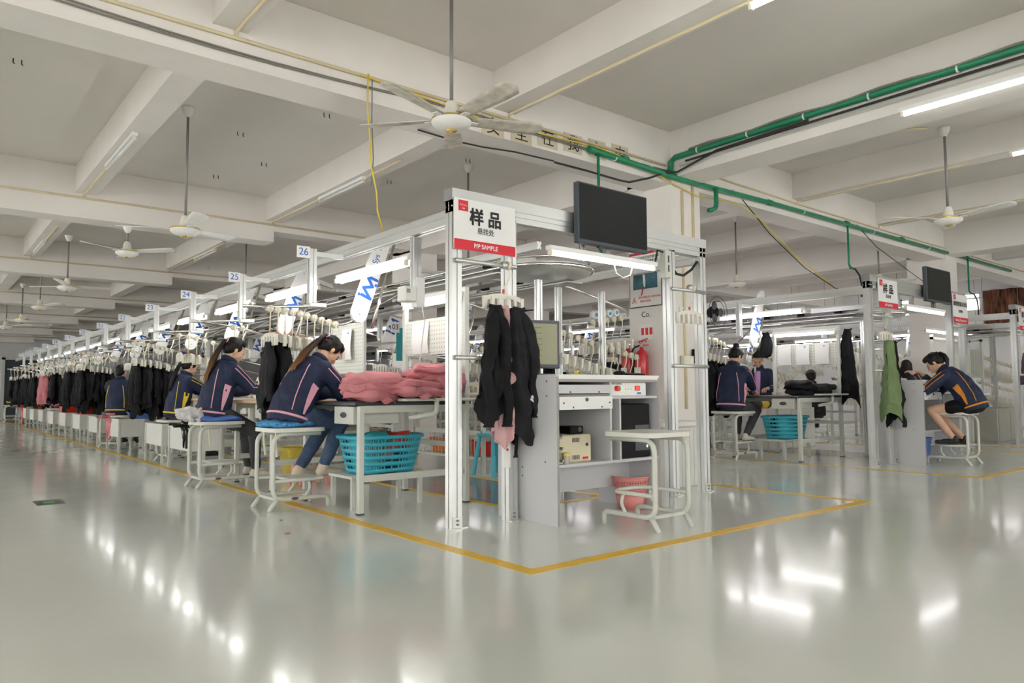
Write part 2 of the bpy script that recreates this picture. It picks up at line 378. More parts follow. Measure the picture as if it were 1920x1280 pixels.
# floor marks
TN = [0]
def mark(x0, x1, y0, y1, z=.002, m='yellow_paint'):
    TN[0] += 1; return struct(MB().box(x0, x1, y0, y1, .0003, z).build('trim_%d' % TN[0], m))
def bay_mark(x0, x1, y0, y1, w=.085):
    mark(x0, x1, y0, y0+w); mark(x0, x0+w, y0+w, y1); mark(x1-w, x1, y0+w, y1); mark(x0+w, x1-w, y1-w, y1)
bay_mark(2.40, 6.03, 2.80, 33); bay_mark(8.44, 12.2, 2.80, 24); bay_mark(13.4, 17.2, 2.80, 24)
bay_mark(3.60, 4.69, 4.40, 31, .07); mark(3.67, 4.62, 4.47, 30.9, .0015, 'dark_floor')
bay_mark(9.65, 10.75, 4.40, 23, .07); mark(9.72, 10.68, 4.47, 22.9, .0015, 'dark_floor')
# ---------------------------------------------------------------- pipes, conduits, cables (on the building)
def run(name, label, pts, r, m, cat='conduit', n=8, group=None): return tag(MB().tube(pts, r, n).build(name, m, smooth=True), label, cat, group)
for k in range(0, 7):
    y = 5.05+5.42*k-.014
    run('conduit', ['cream conduit along the nearest ceiling girder', 'cream conduit along the second ceiling girder', 'cream conduit along the third ceiling girder', 'cream conduit along the fourth ceiling girder', 'cream conduit along the fifth ceiling girder', 'cream conduit along the sixth ceiling girder', 'cream conduit along the girder at the back wall'][k],
        [(XL+.1, y, 3.36), (6.3 if k == 0 else 6.2, y, 3.36)], .014, 'conduit', group='conduits along the girders')
run('conduit', 'cream conduit clipped along the right part of the nearest girder', [(7.0, 5.035, 3.40), (9.1, 5.035, 3.37), (11.2, 5.035, 3.36), (21, 5.035, 3.36)], .012, 'conduit', group='conduits along the girders')
for i, (x, y0, y1, nm) in enumerate(((4.11, -2, 5.03, 'cream conduit under the joist behind the big fan'), (1.66, -3, 5.03, 'cream conduit under the joist at the top left'), (1.6, 7.85, 10.45, 'cream conduit below the unlit joist lamp on the left'), (4.03, 6.8, 10.45, 'cream conduit under the joist above station twenty-six'), (3.98, 12.5, 15.85, 'cream conduit under the joist above station twenty-three'),
        (9.05, 3.0, 5.03, 'cream conduit under the joist running to the right-hand lamp'), (11.4, 1.5, 5.03, 'cream conduit under the joist right of the far fan'), (1.62, 12.8, 15.85, 'cream conduit under the joist above the far fans'))):
    run('conduit', nm, [(x, y0, 3.412), (x, y1, 3.412), (x, y1+.012, 3.37)], .012, 'conduit', group='conduits under the joists')
run('conduit', 'thin cream conduit on the ceiling beside the right fan', [(8.5, 3.2, 3.745), (7.4, 4.2, 3.745), (7.4, 5.0, 3.745), (7.1, 5.03, 3.6)], .01, 'conduit')
for i, (dz, dx) in enumerate(((-.03, 0), (-.045, .2))):
    pts = []
    for j in range(40):
        x = XL+.2+j*(14.3/39); pts.append((x, 5.03, 3.35+dz-.06*abs(math.sin((x+dx)*.9))*(1 if x < 3.2 else .45)))
    run('cable', ['upper sagging grey cable along the nearest girder', 'lower sagging grey cable along the nearest girder'][i], pts, .007, 'cable_grey', 'cable', 6, 'cables along the nearest girder')
run('cable', 'yellow cable along the nearest girder ending beside the pillar', [(2.6, 5.02, 3.355), (3.4, 5.02, 3.31), (4.0, 5.015, 3.26), (4.4, 5.02, 3.30), (5.2, 5.02, 3.33), (5.9, 5.02, 3.29), (6.3, 5.01, 3.18), (6.8, 5.0, 3.10), (7.3, 5.0, 3.12), (7.6, 5.0, 3.14), (8.1, 5.0, 3.0), (9.0, 5.0, 2.6), (9.6, 4.9, 2.32)], .007, 'cable_yellow', 'cable', 6)
run('cable', 'yellow cord dangling from the girder to the aluminium rail', [(2.66, 5.0, 3.37), (2.655, 5.0, 3.1), (2.68, 5.0, 2.85), (2.69, 5.0, 2.65), (2.74, 5.0, 2.45), (2.75, 5.0, 2.3), (2.80, 5.0, 2.155)], .007, 'cable_yellow', 'cable', 6)
run('cable', 'grey cord dangling beside the yellow cord', [(2.70, 5.01, 3.34), (2.70, 5.01, 3.0), (2.715, 5.01, 2.7), (2.70, 5.01, 2.5)], .005, 'cable_grey', 'cable', 6)
run('cable', 'thick black cable sagging past the pillar top', [(4.61, 4.99, 3.05), (5.03, 4.99, 3.05), (5.49, 4.99, 3.04), (5.65, 4.99, 3.045), (5.95, 4.98, 3.14), (6.2, 4.97, 3.24), (6.33, 4.9, 3.26), (6.335, 4.63, 3.32), (6.335, 4.4, 3.37), (6.335, 3.4, 3.39)], .011, 'cable_black', 'cable')
run('cable', 'black cable under the girder behind the big fan', [(3.3, 5.3, 3.155), (3.7, 5.3, 3.14), (4.0, 5.3, 3.15), (4.3, 5.2, 3.14), (4.6, 4.99, 3.06)], .008, 'cable_black', 'cable')
gp = thing('water_pipe', 'green water pipe along the girder with three drop legs', 'pipe', (5.1, 5.0, 3.28))
MB().tube([(0,0,0), (1.25,-.02,-.05), (1.8,-.02,-.05), (3.2,0,-.02), (12,0,0)], .028, 10).build('main_pipe', 'pipe_green', gp, smooth=True)
for x, L in ((.1, 1.0), (5.2, .62), (9.7, .62)): MB().tube(round_path([(x,-.01,0), (x,-.01,-L), (x+.1,-.01,-L-.02)], .06), .015, 8).build('drop_pipe', 'pipe_green', gp, smooth=True)
for x in (.02, .5, 1.25, 3.2, 5.2, 7, 9.7): MB().cyl((x-.04,0,-.02 if 1 < x < 4 else 0), (x+.04,0,-.02 if 1 < x < 4 else 0), .036).build('coupling', 'pipe_green', gp, smooth='auto')
MB().tube(round_path([(1.98,-.06,-.06), (1.98,-.06,-.3), (1.84,-.06,-.34)], .07), .028, 10).build('elbow', 'pipe_green', gp, smooth=True)
for x in (.35, .9, 1.5, 2.4, 4, 6, 8): MB().cyl((x-.006,0,-.02), (x+.006,0,-.02), .033).build('clip', 'white_plastic', gp)
g2 = thing('water_pipe', 'green water pipe along the beam towards the upper right', 'pipe', (6.36, 4.95, 3.42))
MB().tube([(0,.06,-.2), (0,.06,-.02), (0,0,.02), (0,-2,.03), (0,-7,.04)], .03, 10).build('main_pipe', 'pipe_green', g2, smooth=True)
for y in (-.3, -.9, -1.5, -2.1, -2.8, -3.6): MB().cyl((0,y-.007,.025), (0,y+.007,.025), .035).build('clip', 'white_plastic', g2)
MB().tube([(-.02,-.2+i*-.25,.055+.012*math.sin(i*1.7)) for i in range(26)], .012, 6).build('cable', 'cable_grey', g2)
tr = thing('cable_tray', 'grey cable tray along the beam under the green pipe', 'cable tray', (6.38, 4.9, 3.33))
MB().box(-.03, .015, -8, 0, 0, .03).build('tray', 'tube_grey', tr); MB().tube([(-.035, -.1, .03), (-.035, -3, .05), (-.035, -6, .04)], .012, 6).build('cable', 'cable_black', tr)
for i, (x, y0, z0, z1, nm) in enumerate(((10.35, 5.0, 2.64, 2.25, 'black hose curling from the middle green drop pipe'), (14.9, 5.0, 2.64, 2.2, 'black hose curling from the far green drop pipe'))):
    run('hose', nm, [(x, y0, z0), (x+.15, y0, z0-.0), (x+.28, y0, z0-.08), (x+.33, y0, z0-.22), (x+.32, y0, z1)], .013, 'cable_black', 'hose')
run('cable', 'thin dark wire drooping from the pipe to the second gantry', [(7.7, 5.0, 3.2), (8.3, 5.0, 2.85), (9.0, 4.95, 2.5), (9.7, 4.9, 2.28), (10.3, 4.8, 2.28)], .006, 'cable_black', 'cable', 6)
run('cable', 'thin dark wire hanging above the second screen', [(10.6, 5.0, 3.3), (11.2, 5.0, 3.05), (12.5, 5.0, 2.75), (13.6, 5.0, 2.5)], .006, 'cable_black', 'cable', 6)
run('conduit', 'cream conduit running down the pillar left of centre', [(6.57, 5.03, 0.7), (6.57, 5.03, 3.12)], .017, 'conduit', group='pillar conduits'); run('conduit', 'cream conduit running down the pillar right side', [(6.76, 5.03, 0.7), (6.76, 5.03, 3.2)], .017, 'conduit', group='pillar conduits')
# slogan sheets on the girder
for i, (ch, x) in enumerate(zip('安全在我心中', (3.92, 4.25, 4.575, 4.905, 5.24, 5.58))):
    t = thing('slogan_sheet', '%s slogan sheet from the fan, character %s, on the girder' % (['first', 'second', 'third', 'fourth', 'fifth', 'sixth'][i], ch), 'sign', (x, 5.046, (3.245, 3.255, 3.282, 3.30, 3.312, 3.33)[i]), 0, 'slogan sheets on the girder')
    MB().box(-.125, .125, -.002, 0, -.085, .10).build('paper', 'aged_paper', t); text(ch, .17, 'ink', t, (0, -.004, 0))
# ================================================================ PEOPLE (built early, placed as they sit)
def ik(a, b, l1, l2, pole):
    a, b, pole = Vector(a), Vector(b), Vector(pole); d = b-a; L = min(d.length, (l1+l2)*.995); u = d.normalized()
    x = (l1*l1-l2*l2+L*L)/(2*L); h = math.sqrt(max(0, l1*l1-x*x)); p = pole-u*pole.dot(u); p.normalize()
    return a+u*x+p*h, a+u*L
def person(label, loc, rz, seat=.62, lean=25, hp=35, hy=0, hands=None, feet=None, trim='trim_pink', hair='pony', lower='denim', shoes='shoe_black', top='navy', skin='skin', hcol='hair_black', bare=False, sleeve_up=.0, fine=1.0, boots=False, stand=False, collar='navy', shirt=None, cap=False, pony=.5):
    t = thing('person', label, 'person', loc, R(rz))
    L = R(lean); hip = Vector((0, 0, seat+.10))
    def dirv(a): return Vector((math.sin(a), 0, math.cos(a)))
    sp = [hip]; angs = [L*.55, L*.85, L*1.1, L*1.25]
    for a in angs: sp.append(sp[-1]+dirv(a)*.118)
    neck = sp[-1]+dirv(L*1.15)*.035; H = R(hp); hd = dirv(min(L*1.1, R(55))*.5+H*.35)
    Hc = neck+hd*.115+Vector((.02,0,0))
    Mh = Matrix.Rotation(R(hy), 3, 'Z') @ Matrix.Rotation(H, 3, 'Y')
    hw = lambda p: Hc+Mh @ Vector(p)
    shl = {s: sp[-2]+dirv(angs[-1])*.075+Vector((0, s*.165, 0)) for s in (1, -1)}
    hands = hands or {1: (.42, .10, seat+.22), -1: (.42, -.10, seat+.22)}
    elb = {}; wr = {}
    for s in (1, -1): elb[s], wr[s] = ik(shl[s], hands[s], .275, .245, (-.35, s*.5, -1))
    feet = feet or {1: (.38, .09, .22), -1: (.30, -.10, .22)}
    hj = {s: hip+Vector((.02, s*.085, -.02)) for s in (1, -1)}; kn = {}; an = {}
    for s in (1, -1): kn[s], an[s] = ik(hj[s], Vector(feet[s])+Vector((0,0,.075)), .40, .40, (1, s*.15, .4))
    # ---- body (skin)
    b = MB(); b.cap(sp[0], .12, sp[2], .11); b.cap(sp[2], .11, sp[3], .12); b.cap(sp[3], .11, neck-Vector((0,0,.06)), .07)
    b.cap(sp[-1]-Vector((0,0,.02)), .05, hw((-.02,0,-.05)), .05)
    for s in (1, -1):
        b.cap(shl[s], .05, elb[s], .042); b.cap(elb[s], .040, wr[s], .026); b.cap(hj[s], .075, kn[s], .052); b.cap(kn[s], .052, kn[s].lerp(an[s], .35), .052); b.cap(kn[s].lerp(an[s], .35), .052, an[s], .033)
        d = (wr[s]-elb[s]).normalized(); d2 = (d+Vector((.25, 0, -.15))).normalized(); b.ell(wr[s]+d2*.055, (.05, .04, .02), M=d2.to_track_quat('X', 'Z').to_matrix())
        an[s] = Vector(an[s])
    body = remesh(b, .011/fine, 3)
    h = MB(); E = lambda c, r: h.ell(hw(c), r, 18, 12, Mh)
    E((-.015,0,.035), (.094,.075,.088)); E((.03,0,-.02), (.066,.061,.088)); E((.048,0,-.075), (.042,.044,.042)); E((.064,0,-.098), (.022,.022,.017)); E((.072,0,.022), (.022,.05,.016))
    for s in (1, -1): E((.055, s*.034, -.035), (.030,.022,.026)); E((-.008, s*.076, -.012), (.017,.009,.029))
    h.cap(hw((.09,0,.008)), .008, hw((.106,0,-.026)), .0115); E((.102,0,-.030), (.011,.016,.009)); E((.089,0,-.058), (.010,.021,.007)); E((.087,0,-.068), (.010,.018,.007))
    h.cap(hw((-.02,0,-.03)), .056, neck-dirv(L)*.03, .052)
    hm = remesh(h, .0058/fine, 3); body.add(hm.v, hm.f)
    for s in (1, -1):     # fingers
        d = (wr[s]-elb[s]).normalized(); d2 = (d+Vector((.25, 0, -.15))).normalized(); side = Vector((-d2.y, d2.x, 0)); side = side.normalized() if side.length > .01 else Vector((0,1,0)); up = side.cross(d2)*-1
        if up.z < 0: up = -up
        base = wr[s]+d2*.085
        for q, (o, ln) in enumerate(((-.030, .058), (-.010, .07), (.011, .066), (.030, .052))):
            p0 = base+side*o; p1 = p0+d2*ln*.5-up*.006; p2 = p1+d2*ln*.35-up*.024; p3 = p2+d2*ln*.15-up*.02
            body.tube([p0-d2*.02, p0, p1, p2, p3], [.0085, .009, .0085, .0075, .005], 8)
        th = wr[s]+d2*.03-side*s*-.03*(-1); p1 = th-side*(-s)*.028+d2*.03-up*.008
        body.tube([th, p1, p1+d2*.028-up*.008, p1+d2*.045-up*.012], [.012, .0105, .009, .006], 8)
    body.build('body', skin, t, smooth=True)
    # ---- face details
    for s in (1, -1):
        e = MB(); e.ell(hw((.0885, s*.031, -.001)), (.0065, .013, .005 if hp < 30 else .003), 10, 6, Mh); e.build('eye', 'ink', t, smooth=True)
        e = MB(); e.tube([hw((.083, s*.017, .021)), hw((.087, s*.034, .026)), hw((.077, s*.05, .021))], [.003, .0038, .002], 6); e.build('eyebrow', 'hair_black', t)
    l = MB(); l.tube([hw((.092,-.018,-.0625)), hw((.1005,0,-.061)), hw((.092,.018,-.0625))], [.003, .0062, .003], 6); l.build('lips', 'lip', t, smooth=True)
    # ---- hair
    g = MB(); G = lambda c, r: g.ell(hw(c), r, 18, 12, Mh)
    G((-.028,0,.048), (.092,.083,.083)); G((-.05,0,.005), (.068,.078,.075))
    if hair == 'short': G((.02,0,.095), (.07,.07,.034)); G((-.06,0,-.02), (.05,.066,.06))
    else: G((.022,0,.088), (.066,.074,.042)); [G((.0, s*.068, .03), (.045,.014,.05)) for s in (1, -1)]; G((-.075,0,-.005), (.04,.06,.06))
    if hair == 'long': G((-.055,0,-.06), (.055,.085,.11)); G((-.07,0,-.17), (.045,.09,.12)); G((-.075,0,-.27), (.03,.07,.08)); [G((.0, s*.075, -.07), (.04,.022,.11)) for s in (1, -1)]
    if hair == 'bun': g.ell(hw((-.075,0,.135)), (.042,.045,.038), 14, 10, Mh); g.ell(hw((-.06,.02,.165)), (.022,.025,.015), 10, 8, Mh)
    hr = remesh(g, .0075, 2)
    hr.v = [tuple(Vector(p)+Vector(noise.noise_vector(Vector(p)*38))*.0035) for p in hr.v]
    ho = hr.build('hair', hcol if hair == 'long' else 'hair_black', t, smooth=True)
    if hair == 'pony':
        tip = hw((-.098,0,.06)); a = hw((-.128,0,.05))
        def bk(u, e): i = min(3, int(u*4)); c = sp[i].lerp(sp[i+1], u*4-i); return c+Vector((-math.cos(angs[i]), 0, math.sin(angs[i])))*((.108, .132, .142, .15)[3-i]*0+(.150, .142, .132, .115)[i]+e)
        path = [tip, a, a+Vector((-.045,0,-.025)), a+Vector((-.07,0,-.08)), a+Vector((-.078,0,-.14)), a+Vector((-.075,0,-.20))] if pony > .7 else [tip, a]+bez(a, bk(.99, .05), bk(.84, .028), 6)[1:]+([bk(.70, .022), bk(pony, .014)] if pony < .7 else [bk(.78, .03)])
        n = len(path); pm = MB(); pm.tube(path, [.018, .022]+[.024+.010*math.sin(i/(n-2)*2.6) for i in range(n-4)]+[.018, .006], 12)
        for q in range(11): off = Vector((0, (q-5)*.007, 0)); pm.tube([p+off*(i/n)*1.5+Vector(noise.noise_vector(Vector((i*.45, q*3.1, 0))))*.012*(i/n)-(path[-1]-path[-2])*(.25*((q*7) % 5)/5)*(i == n-1) for i, p in enumerate(path)], [.010]*(n-2)+[.007, .0015], 5)
        pm.build('ponytail', hcol, t, smooth=True)
        MB().tube([tip+Mh @ Vector((-.012, .026*math.cos(k), .026*math.sin(k))) for k in np.arange(0, 6.28, .5)], .008, 6, True).build('hair_tie', 'trim_pink' if fine > 1.1 else 'black_cloth', t, smooth=True)
    if cap:
        c = MB(); c.ell(hw((-.015,0,.075)), (.108,.092,.075), 18, 10, Mh); c.ell(hw((.10,0,.06)), (.07,.07,.012), 14, 6, Mh); remesh(c, .008, 2).build('cap', 'dark_grey', t, smooth=True)
    # ---- trousers / shorts
    lw = MB(); lw.ell(hip+Vector((-.02,0,.0)), (.135,.178,.115)); q = .45 if bare else .93
    for s in (1, -1):
        k0 = hj[s].lerp(kn[s], q if bare else 1)
        lw.cap(hj[s]-Vector((.02,0,0)), .10, k0, .088 if bare else .068)
        if not bare: lw.cap(kn[s], .068, kn[s].lerp(an[s], .3), .062); lw.cap(kn[s].lerp(an[s], .3), .062, kn[s].lerp(an[s], .9), .05)
    lm = remesh(lw, .013, 4); lm.v = [tuple(Vector(p)+Vector(noise.noise_vector(Vector(p)*16))*.007) for p in lm.v]
    lm.build('shorts' if bare else 'trousers', 'black_cloth' if bare else lower, t, smooth=True)
    for s in (1, -1):     # shoes
        f0 = Vector(feet[s]); f0 = an[s]-Vector((0,0,.075)); m = MB(); fd = Vector((1, s*.12, 0)).normalized()
        mm = Matrix.Rotation(math.atan2(fd.y, fd.x), 3, 'Z')
        m.cap(f0+fd*-.03+Vector((0,0,.04)), .036, f0+fd*.10+Vector((0,0,.033)), .034); m.ell(f0+fd*.15+Vector((0,0,.028)), (.05,.038,.026), M=mm); m.cap(f0+Vector((-.02,0,.04)), .038, f0+Vector((-.015,0,.075)), .036)
        if boots: m.cap(f0+Vector((-.015,0,.04)), .04, kn[s].lerp(an[s], .72), .043)
        so = remesh(m, .009, 3).build('boot' if boots else 'shoe', shoes, t, smooth=True)
        k = MB()
        if boots: k.lathe([(.026,-.045), (.03,.02)], 10, f0+fd*-.035); k.ell(f0+fd*.1+Vector((0,0,.004)), (.085,.036,.008), M=mm)
        else: k.ell(f0+fd*.055+Vector((0,0,.007)), (.125,.04,.011), M=mm)
        k.build('heel' if boots else 'sole', shoes if boots else 'sole', so)
    # ---- jacket
    j = MB(); Y = Vector((0,1,0)); rings = []
    S0 = [(hip-dirv(L*.4)*.075+Vector((-.01,0,0)), L*.4, .186, .150), (hip, L*.5, .192, .158)]+[(sp[i+1], angs[i], (.195,.196,.20,.168)[i], (.150,.142,.132,.108)[i]) for i in range(4)]+[(neck-dirv(L)*.012, L*1.1, .088, .080), (neck+dirv(L)*.025, L*1.1, .068, .068)]
    v = []; f = []; NS = 24
    for c, a, ry, rx in S0:
        fw = Vector((math.cos(a), 0, -math.sin(a)))
        for k in range(NS): th = 2*PI*k/NS; v.append(c+Y*(ry*math.cos(th))+fw*(rx*math.sin(th)))
    for i in range(len(S0)-1):
        for k in range(NS): f.append((i*NS+k, i*NS+(k+1) % NS, (i+1)*NS+(k+1) % NS, (i+1)*NS+k))
    f.append(tuple(range(NS))[::-1]); f.append(tuple((len(S0)-1)*NS+k for k in range(NS))); j.add(v, f)
    for s in (1, -1):
        j.cap(shl[s]-Vector((0,s*.02,.01)), .079, shl[s].lerp(elb[s], .55), .076); j.cap(shl[s].lerp(elb[s], .5), .076, elb[s], .068); e2 = elb[s].lerp(wr[s], 1-sleeve_up-.06); j.cap(elb[s], .067, e2, .046)
    jm = remesh(j, .0125/fine, 5)
    def wr_noise(p):
        p = Vector(p); return tuple(p+Vector(noise.noise_vector(Vector((p.x*11+p.z*5, p.y*13, p.z*8-p.x*4))))*.009+Vector(noise.noise_vector(p*27))*.0035)
    jm.v = [wr_noise(p) for p in jm.v]
    jo = jm.build('jacket', top, t, smooth=True); bvh = BVHTree.FromPolygons([Vector(p) for p in jm.v], jm.f)
    def on(p, axis):
        d = (Vector(axis)-Vector(p)); hit = bvh.ray_cast(Vector(p), d.normalized(), 1.5)
        if hit[0] is None: hit = bvh.find_nearest(Vector(p))
        return hit[0], hit[1]
    def axis_at(u):       # point on the spine, u 0 hem .. 1 neck
        x = u*4; i = min(3, int(x)); return sp[i].lerp(sp[i+1], x-i), angs[i]
    def surf(u, th):      # th angle round the torso: 0 = left side, 90 = front, 180 = right side, 270 = back
        c, a = axis_at(u); fw = Vector((math.cos(a), 0, -math.sin(a))); d = Y*math.cos(R(th))+fw*math.sin(R(th)); hit = bvh.ray_cast(c, d, .3); q = hit[0] if hit[0] is not None else c+d*.15; return q+d*.004
    if trim:
        for s0, e0 in ((208, 222), (332, 318)):
            MB().tube([surf(u, s0+(e0-s0)*(u/.8)**2) for u in np.linspace(.02, .8, 12)], .0048, 6).build('piping', trim, jo, smooth=True)
        for sd in (178, 2):
            sg = 1 if sd > 90 else -1; rows = [(surf(u, sd+sg*(-3-20*u)), surf(u, sd+sg*(1+7*math.sin(u*2.5)))) for u in np.linspace(.0, .54, 10)]
            m = MB(); m.add([p for r in rows for p in r], [(2*i, 2*i+1, 2*i+3, 2*i+2) for i in range(9)]); po = m.build('side_panel', trim, jo); so = po.modifiers.new('s', 'SOLIDIFY'); so.thickness = .006; so.offset = 0
        hb = MB(); hb.tube([surf(-.06, a) for a in np.arange(0, 360, 12)], .007, 6, True, 1.5); hb.build('hem_band', trim, jo, smooth=True)
        for s in (1, -1):
            for off in (-.022, .022):
                pts = []
                for a, b_, q0, q1 in ((shl[s], elb[s], .0, 1), (elb[s], wr[s], .1, .9-sleeve_up)):
                    dd = (b_-a).normalized(); o1 = Vector((0, s, .6)); o1 = (o1-dd*o1.dot(dd)).normalized(); o2 = dd.cross(o1)
                    for q in np.linspace(q0, q1, 6): c = a.lerp(b_, q); h1, n1 = on(c+o1*.4+o2*off, c+o2*off); pts.append(h1+o1*.002)
                MB().tube(pts, .0042, 6).build('sleeve_stripe', trim, jo, smooth=True)
    cl = MB(); a = L*1.05; fw = Vector((math.cos(a), 0, -math.sin(a))); c0 = neck+dirv(a)*.012
    cl.tube([c0+Y*.067*math.cos(k)+fw*.066*math.sin(k)-dirv(a)*.012*math.sin(k) for k in np.arange(0, 6.28, .35)], .017, 8, True, 1.6); cl.build('collar', collar, jo, smooth=True)
    if shirt:
        m = MB(); m.add([surf(.15, 72), surf(.15, 108), surf(.9, 65), surf(.9, 115)], [(0,1,3,2)]); rows = [(surf(u, 90-8-14*u), surf(u, 90), surf(u, 90+8+14*u)) for u in np.linspace(.05, .98, 10)]
        m = MB(); m.add([p for r in rows for p in r], [q for i in range(9) for q in ((3*i, 3*i+1, 3*i+4, 3*i+3), (3*i+1, 3*i+2, 3*i+5, 3*i+4))]); po = m.build('shirt_front', shirt, jo, smooth=True); so = po.modifiers.new('s', 'SOLIDIFY'); so.thickness = .006; so.offset = 0
    return t
person('woman in navy jacket with pink piping and brown-tipped ponytail bending over pink cloth', (2.36, 5.70, 0), 8, .635, 34, 52, 0, {1: (.62, .16, .92), -1: (.60, -.06, .93)}, {1: (.16, .12, .20), -1: (.30, -.02, .215)}, boots=True, shoes='boot', hcol='hair_fade', fine=1.25, pony=.6)
person('woman in navy jacket with pink piping sewing beside station twenty-five', (2.33, 7.52, 0), 3, .635, 17, 24, 0, {1: (.50, .10, .90), -1: (.53, -.05, .895)}, {1: (.42, .12, .06), -1: (.40, -.10, .05)}, lower='grey_trousers', shoes='shoe_cream', hcol='hair_fade', sleeve_up=.42, fine=1.2)
person('woman in navy jacket with yellow piping sewing behind the grey bins', (2.80, 10.6, 0), 5, .56, 14, 22, 0, {1: (.56, .1, .86), -1: (.58, -.06, .86)}, {1: (.42, .12, .04), -1: (.40, -.10, .04)}, trim='trim_yellow', lower='grey_trousers', fine=1.05)
person('short-haired man in navy jacket with yellow trim raising both hands', (2.74, 13.95, 0), 48, .55, 6, 8, 0, {1: (.30, .20, 1.18), -1: (.30, -.20, 1.18)}, {1: (.42, .12, .04), -1: (.40, -.10, .04)}, trim='trim_yellow', lower='grey_trousers', hair='short', sleeve_up=.2)
person('person in dark jacket with yellow piping reaching out among far garments', (2.75, 20.5, 0), -5, .58, 26, 35, 0, {1: (.45, .1, .75), -1: (.5, -.12, .80)}, trim='trim_yellow', lower='denim', fine=.9)
person('far worker in a lilac top half hidden by hanging black garments', (2.75, 24.9, 0), 0, .56, 10, 20, 0, trim=None, top='lilac', collar='lilac', lower='grey_trousers', fine=.85)
person('farthest worker in dark jacket at the end of the row', (2.6, 29.0, 0), 0, .56, 15, 25, 0, trim='trim_yellow', lower='grey_trousers', fine=.85)
person('woman with a hair bun in navy jacket with pink piping seen from behind', (8.42, 5.72, 0), 4, .64, 10, 38, -6, {1: (.45, .12, .90), -1: (.52, -.06, .88)}, {1: (.30, .10, .22), -1: (.18, -.1, .23)}, hair='bun', lower='grey_trousers', shoes='shoe_cream', sleeve_up=.3, fine=1.1)
person('woman in purple shirt and yellow-striped jacket facing the camera', (10.52, 6.62, 0), 205, .66, 6, 28, 4, {1: (.34, .16, .93), -1: (.36, -.12, .95)}, trim='trim_yellow', lower='grey_trousers', shirt='lilac', skin='skin_tan', sleeve_up=.25, hair='short')
person('man in a dark cap and hooded top seen from behind', (12.45, 6.75, 0), 40, .42, 16, 25, 0, trim=None, top='black_cloth_soft', collar='black_cloth_soft', lower='grey_trousers', hair='short', cap=True, fine=.9)
person('woman in shorts and orange-trimmed navy jacket writing at the second desk', (9.80, 3.33, 0), 97, .625, 38, 42, 4, {1: (.56, .13, 1.07), -1: (.52, -.12, 1.06)}, {1: (.20, .07, .24), -1: (.13, -.10, .235)}, trim='trim_orange', bare=True, pony=.8, shoes='shoe_black', sleeve_up=0, fine=1.1)
person('long-haired woman in navy jacket seen from behind beyond the second desk', (12.85, 5.36, 0), 10, .56, 12, 35, 0, hair='long', trim='trim_orange', lower='grey_trousers', hcol='hair_black', fine=.95)
# ================================================================ CEILING FANS AND LAMPS
def fan(label, loc, top, dia, nb, rz, dirty='fan_dirty', boss='fan_white'):
    t = thing('ceiling_fan', label, 'ceiling fan', loc, 0, 'ceiling fans'); h = top-loc[2]
    MB().cyl((0,0,.10), (0,0,h-.02), .013, 10).build('rod', 'rod_dark', t, smooth=True)
    MB().lathe([(.02,h-.10), (.045,h-.06), (.06,h-.005), (.03,h)], 16).build('ceiling_canopy', 'fan_white', t, smooth='auto')
    MB().lathe([(.02,.13), (.035,.125), (.05,.075), (.055,.03), (.03,.0)][::-1], 16).build('rod_cover', 'cream_white', t, smooth='auto')
    m = MB().lathe([(.05,-.075), (.10,-.062), (.135,-.035), (.14,-.015), (.125,.01), (.06,.025)], 24).build('motor_housing', boss, t, smooth='auto')
    MB().lathe([(.136,-.012), (.1395,-.008), (.1395,.0), (.132,.004)], 24).build('trim_ring', 'brass', m, smooth='auto')
    MB().lathe([(.012,-.092), (.035,-.085), (.042,-.072)], 14).build('finial', 'brass', t, smooth='auto')
    def bl(u, v):
        x = .12+u*(dia/2-.12); wd = .048+.026*min(1, u*1.4); e = max(0, (u-.93)/.07); wd *= math.sqrt(max(.0, 1-e*e*.85)); y = (v-.5)*2*wd
        return (x, y, .004-y*.22+.018*u+.004*math.cos(y*20))
    for k in range(nb):
        a = rz+2*PI*k/nb; b = MB().grid(bl, 16, 5); o = b.build('blade', dirty, t, smooth=True, rot=(0,0,a)); sm = o.modifiers.new('s', 'SOLIDIFY'); sm.thickness = .006
        MB().box(.09, .19, -.022, .022, -.012, -.004).build('bracket', 'fan_white', o)
    return t
fan('large white five-blade ceiling fan in the middle foreground', (2.83, 4.11, 2.78), ZC, 1.36, 5, math.atan2(4.11, 2.83)-.02)
fan('white three-blade fan on a long pole left of station twenty-six', (2.05, 7.62, 2.53), ZC, 1.30, 3, math.atan2(-7, -1.2)+.12, 'fan_white')
fan('white three-blade fan on a short stem under the second girder', (2.14, 10.62, 2.77), 3.11, 1.25, 3, -.62, 'fan_white')
fan('three-blade fan hanging above station twenty-three', (1.86, 13.4, 2.60), 3.42, 1.30, 3, .2, 'fan_white')
fan('far three-blade fan above station twenty-two', (1.88, 16.75, 2.60), ZC, 1.30, 3, 1.0, 'fan_white')
fan('far three-blade fan above station twenty', (1.90, 19.95, 2.60), 3.42, 1.30, 3, .5, 'fan_white')
fan('farthest three-blade fan at the left edge', (1.78, 22.1, 2.60), ZC, 1.30, 3, 1.5, 'fan_white')
fan('three-blade fan with brass ring over the right aisle', (8.66, 3.09, 2.75), ZC, 1.35, 3, .35, 'fan_white')
fan('three-blade fan behind the pillar above the second line', (10.4, 6.9, 2.66), ZC, 1.3, 3, .75, 'fan_white')
fan('small brass-ringed fan behind the second screen', (12.6, 5.6, 2.72), 3.42, 1.2, 3, 1.2, 'fan_white')
fan('three-blade fan half hidden above station twenty-five', (4.6, 13.2, 2.55), ZC, 1.3, 3, .3, 'fan_white')
fan('bare fan rod above the first sample sign', (5.35, 7.4, 2.35), ZC, 1.2, 3, .9, 'fan_white')
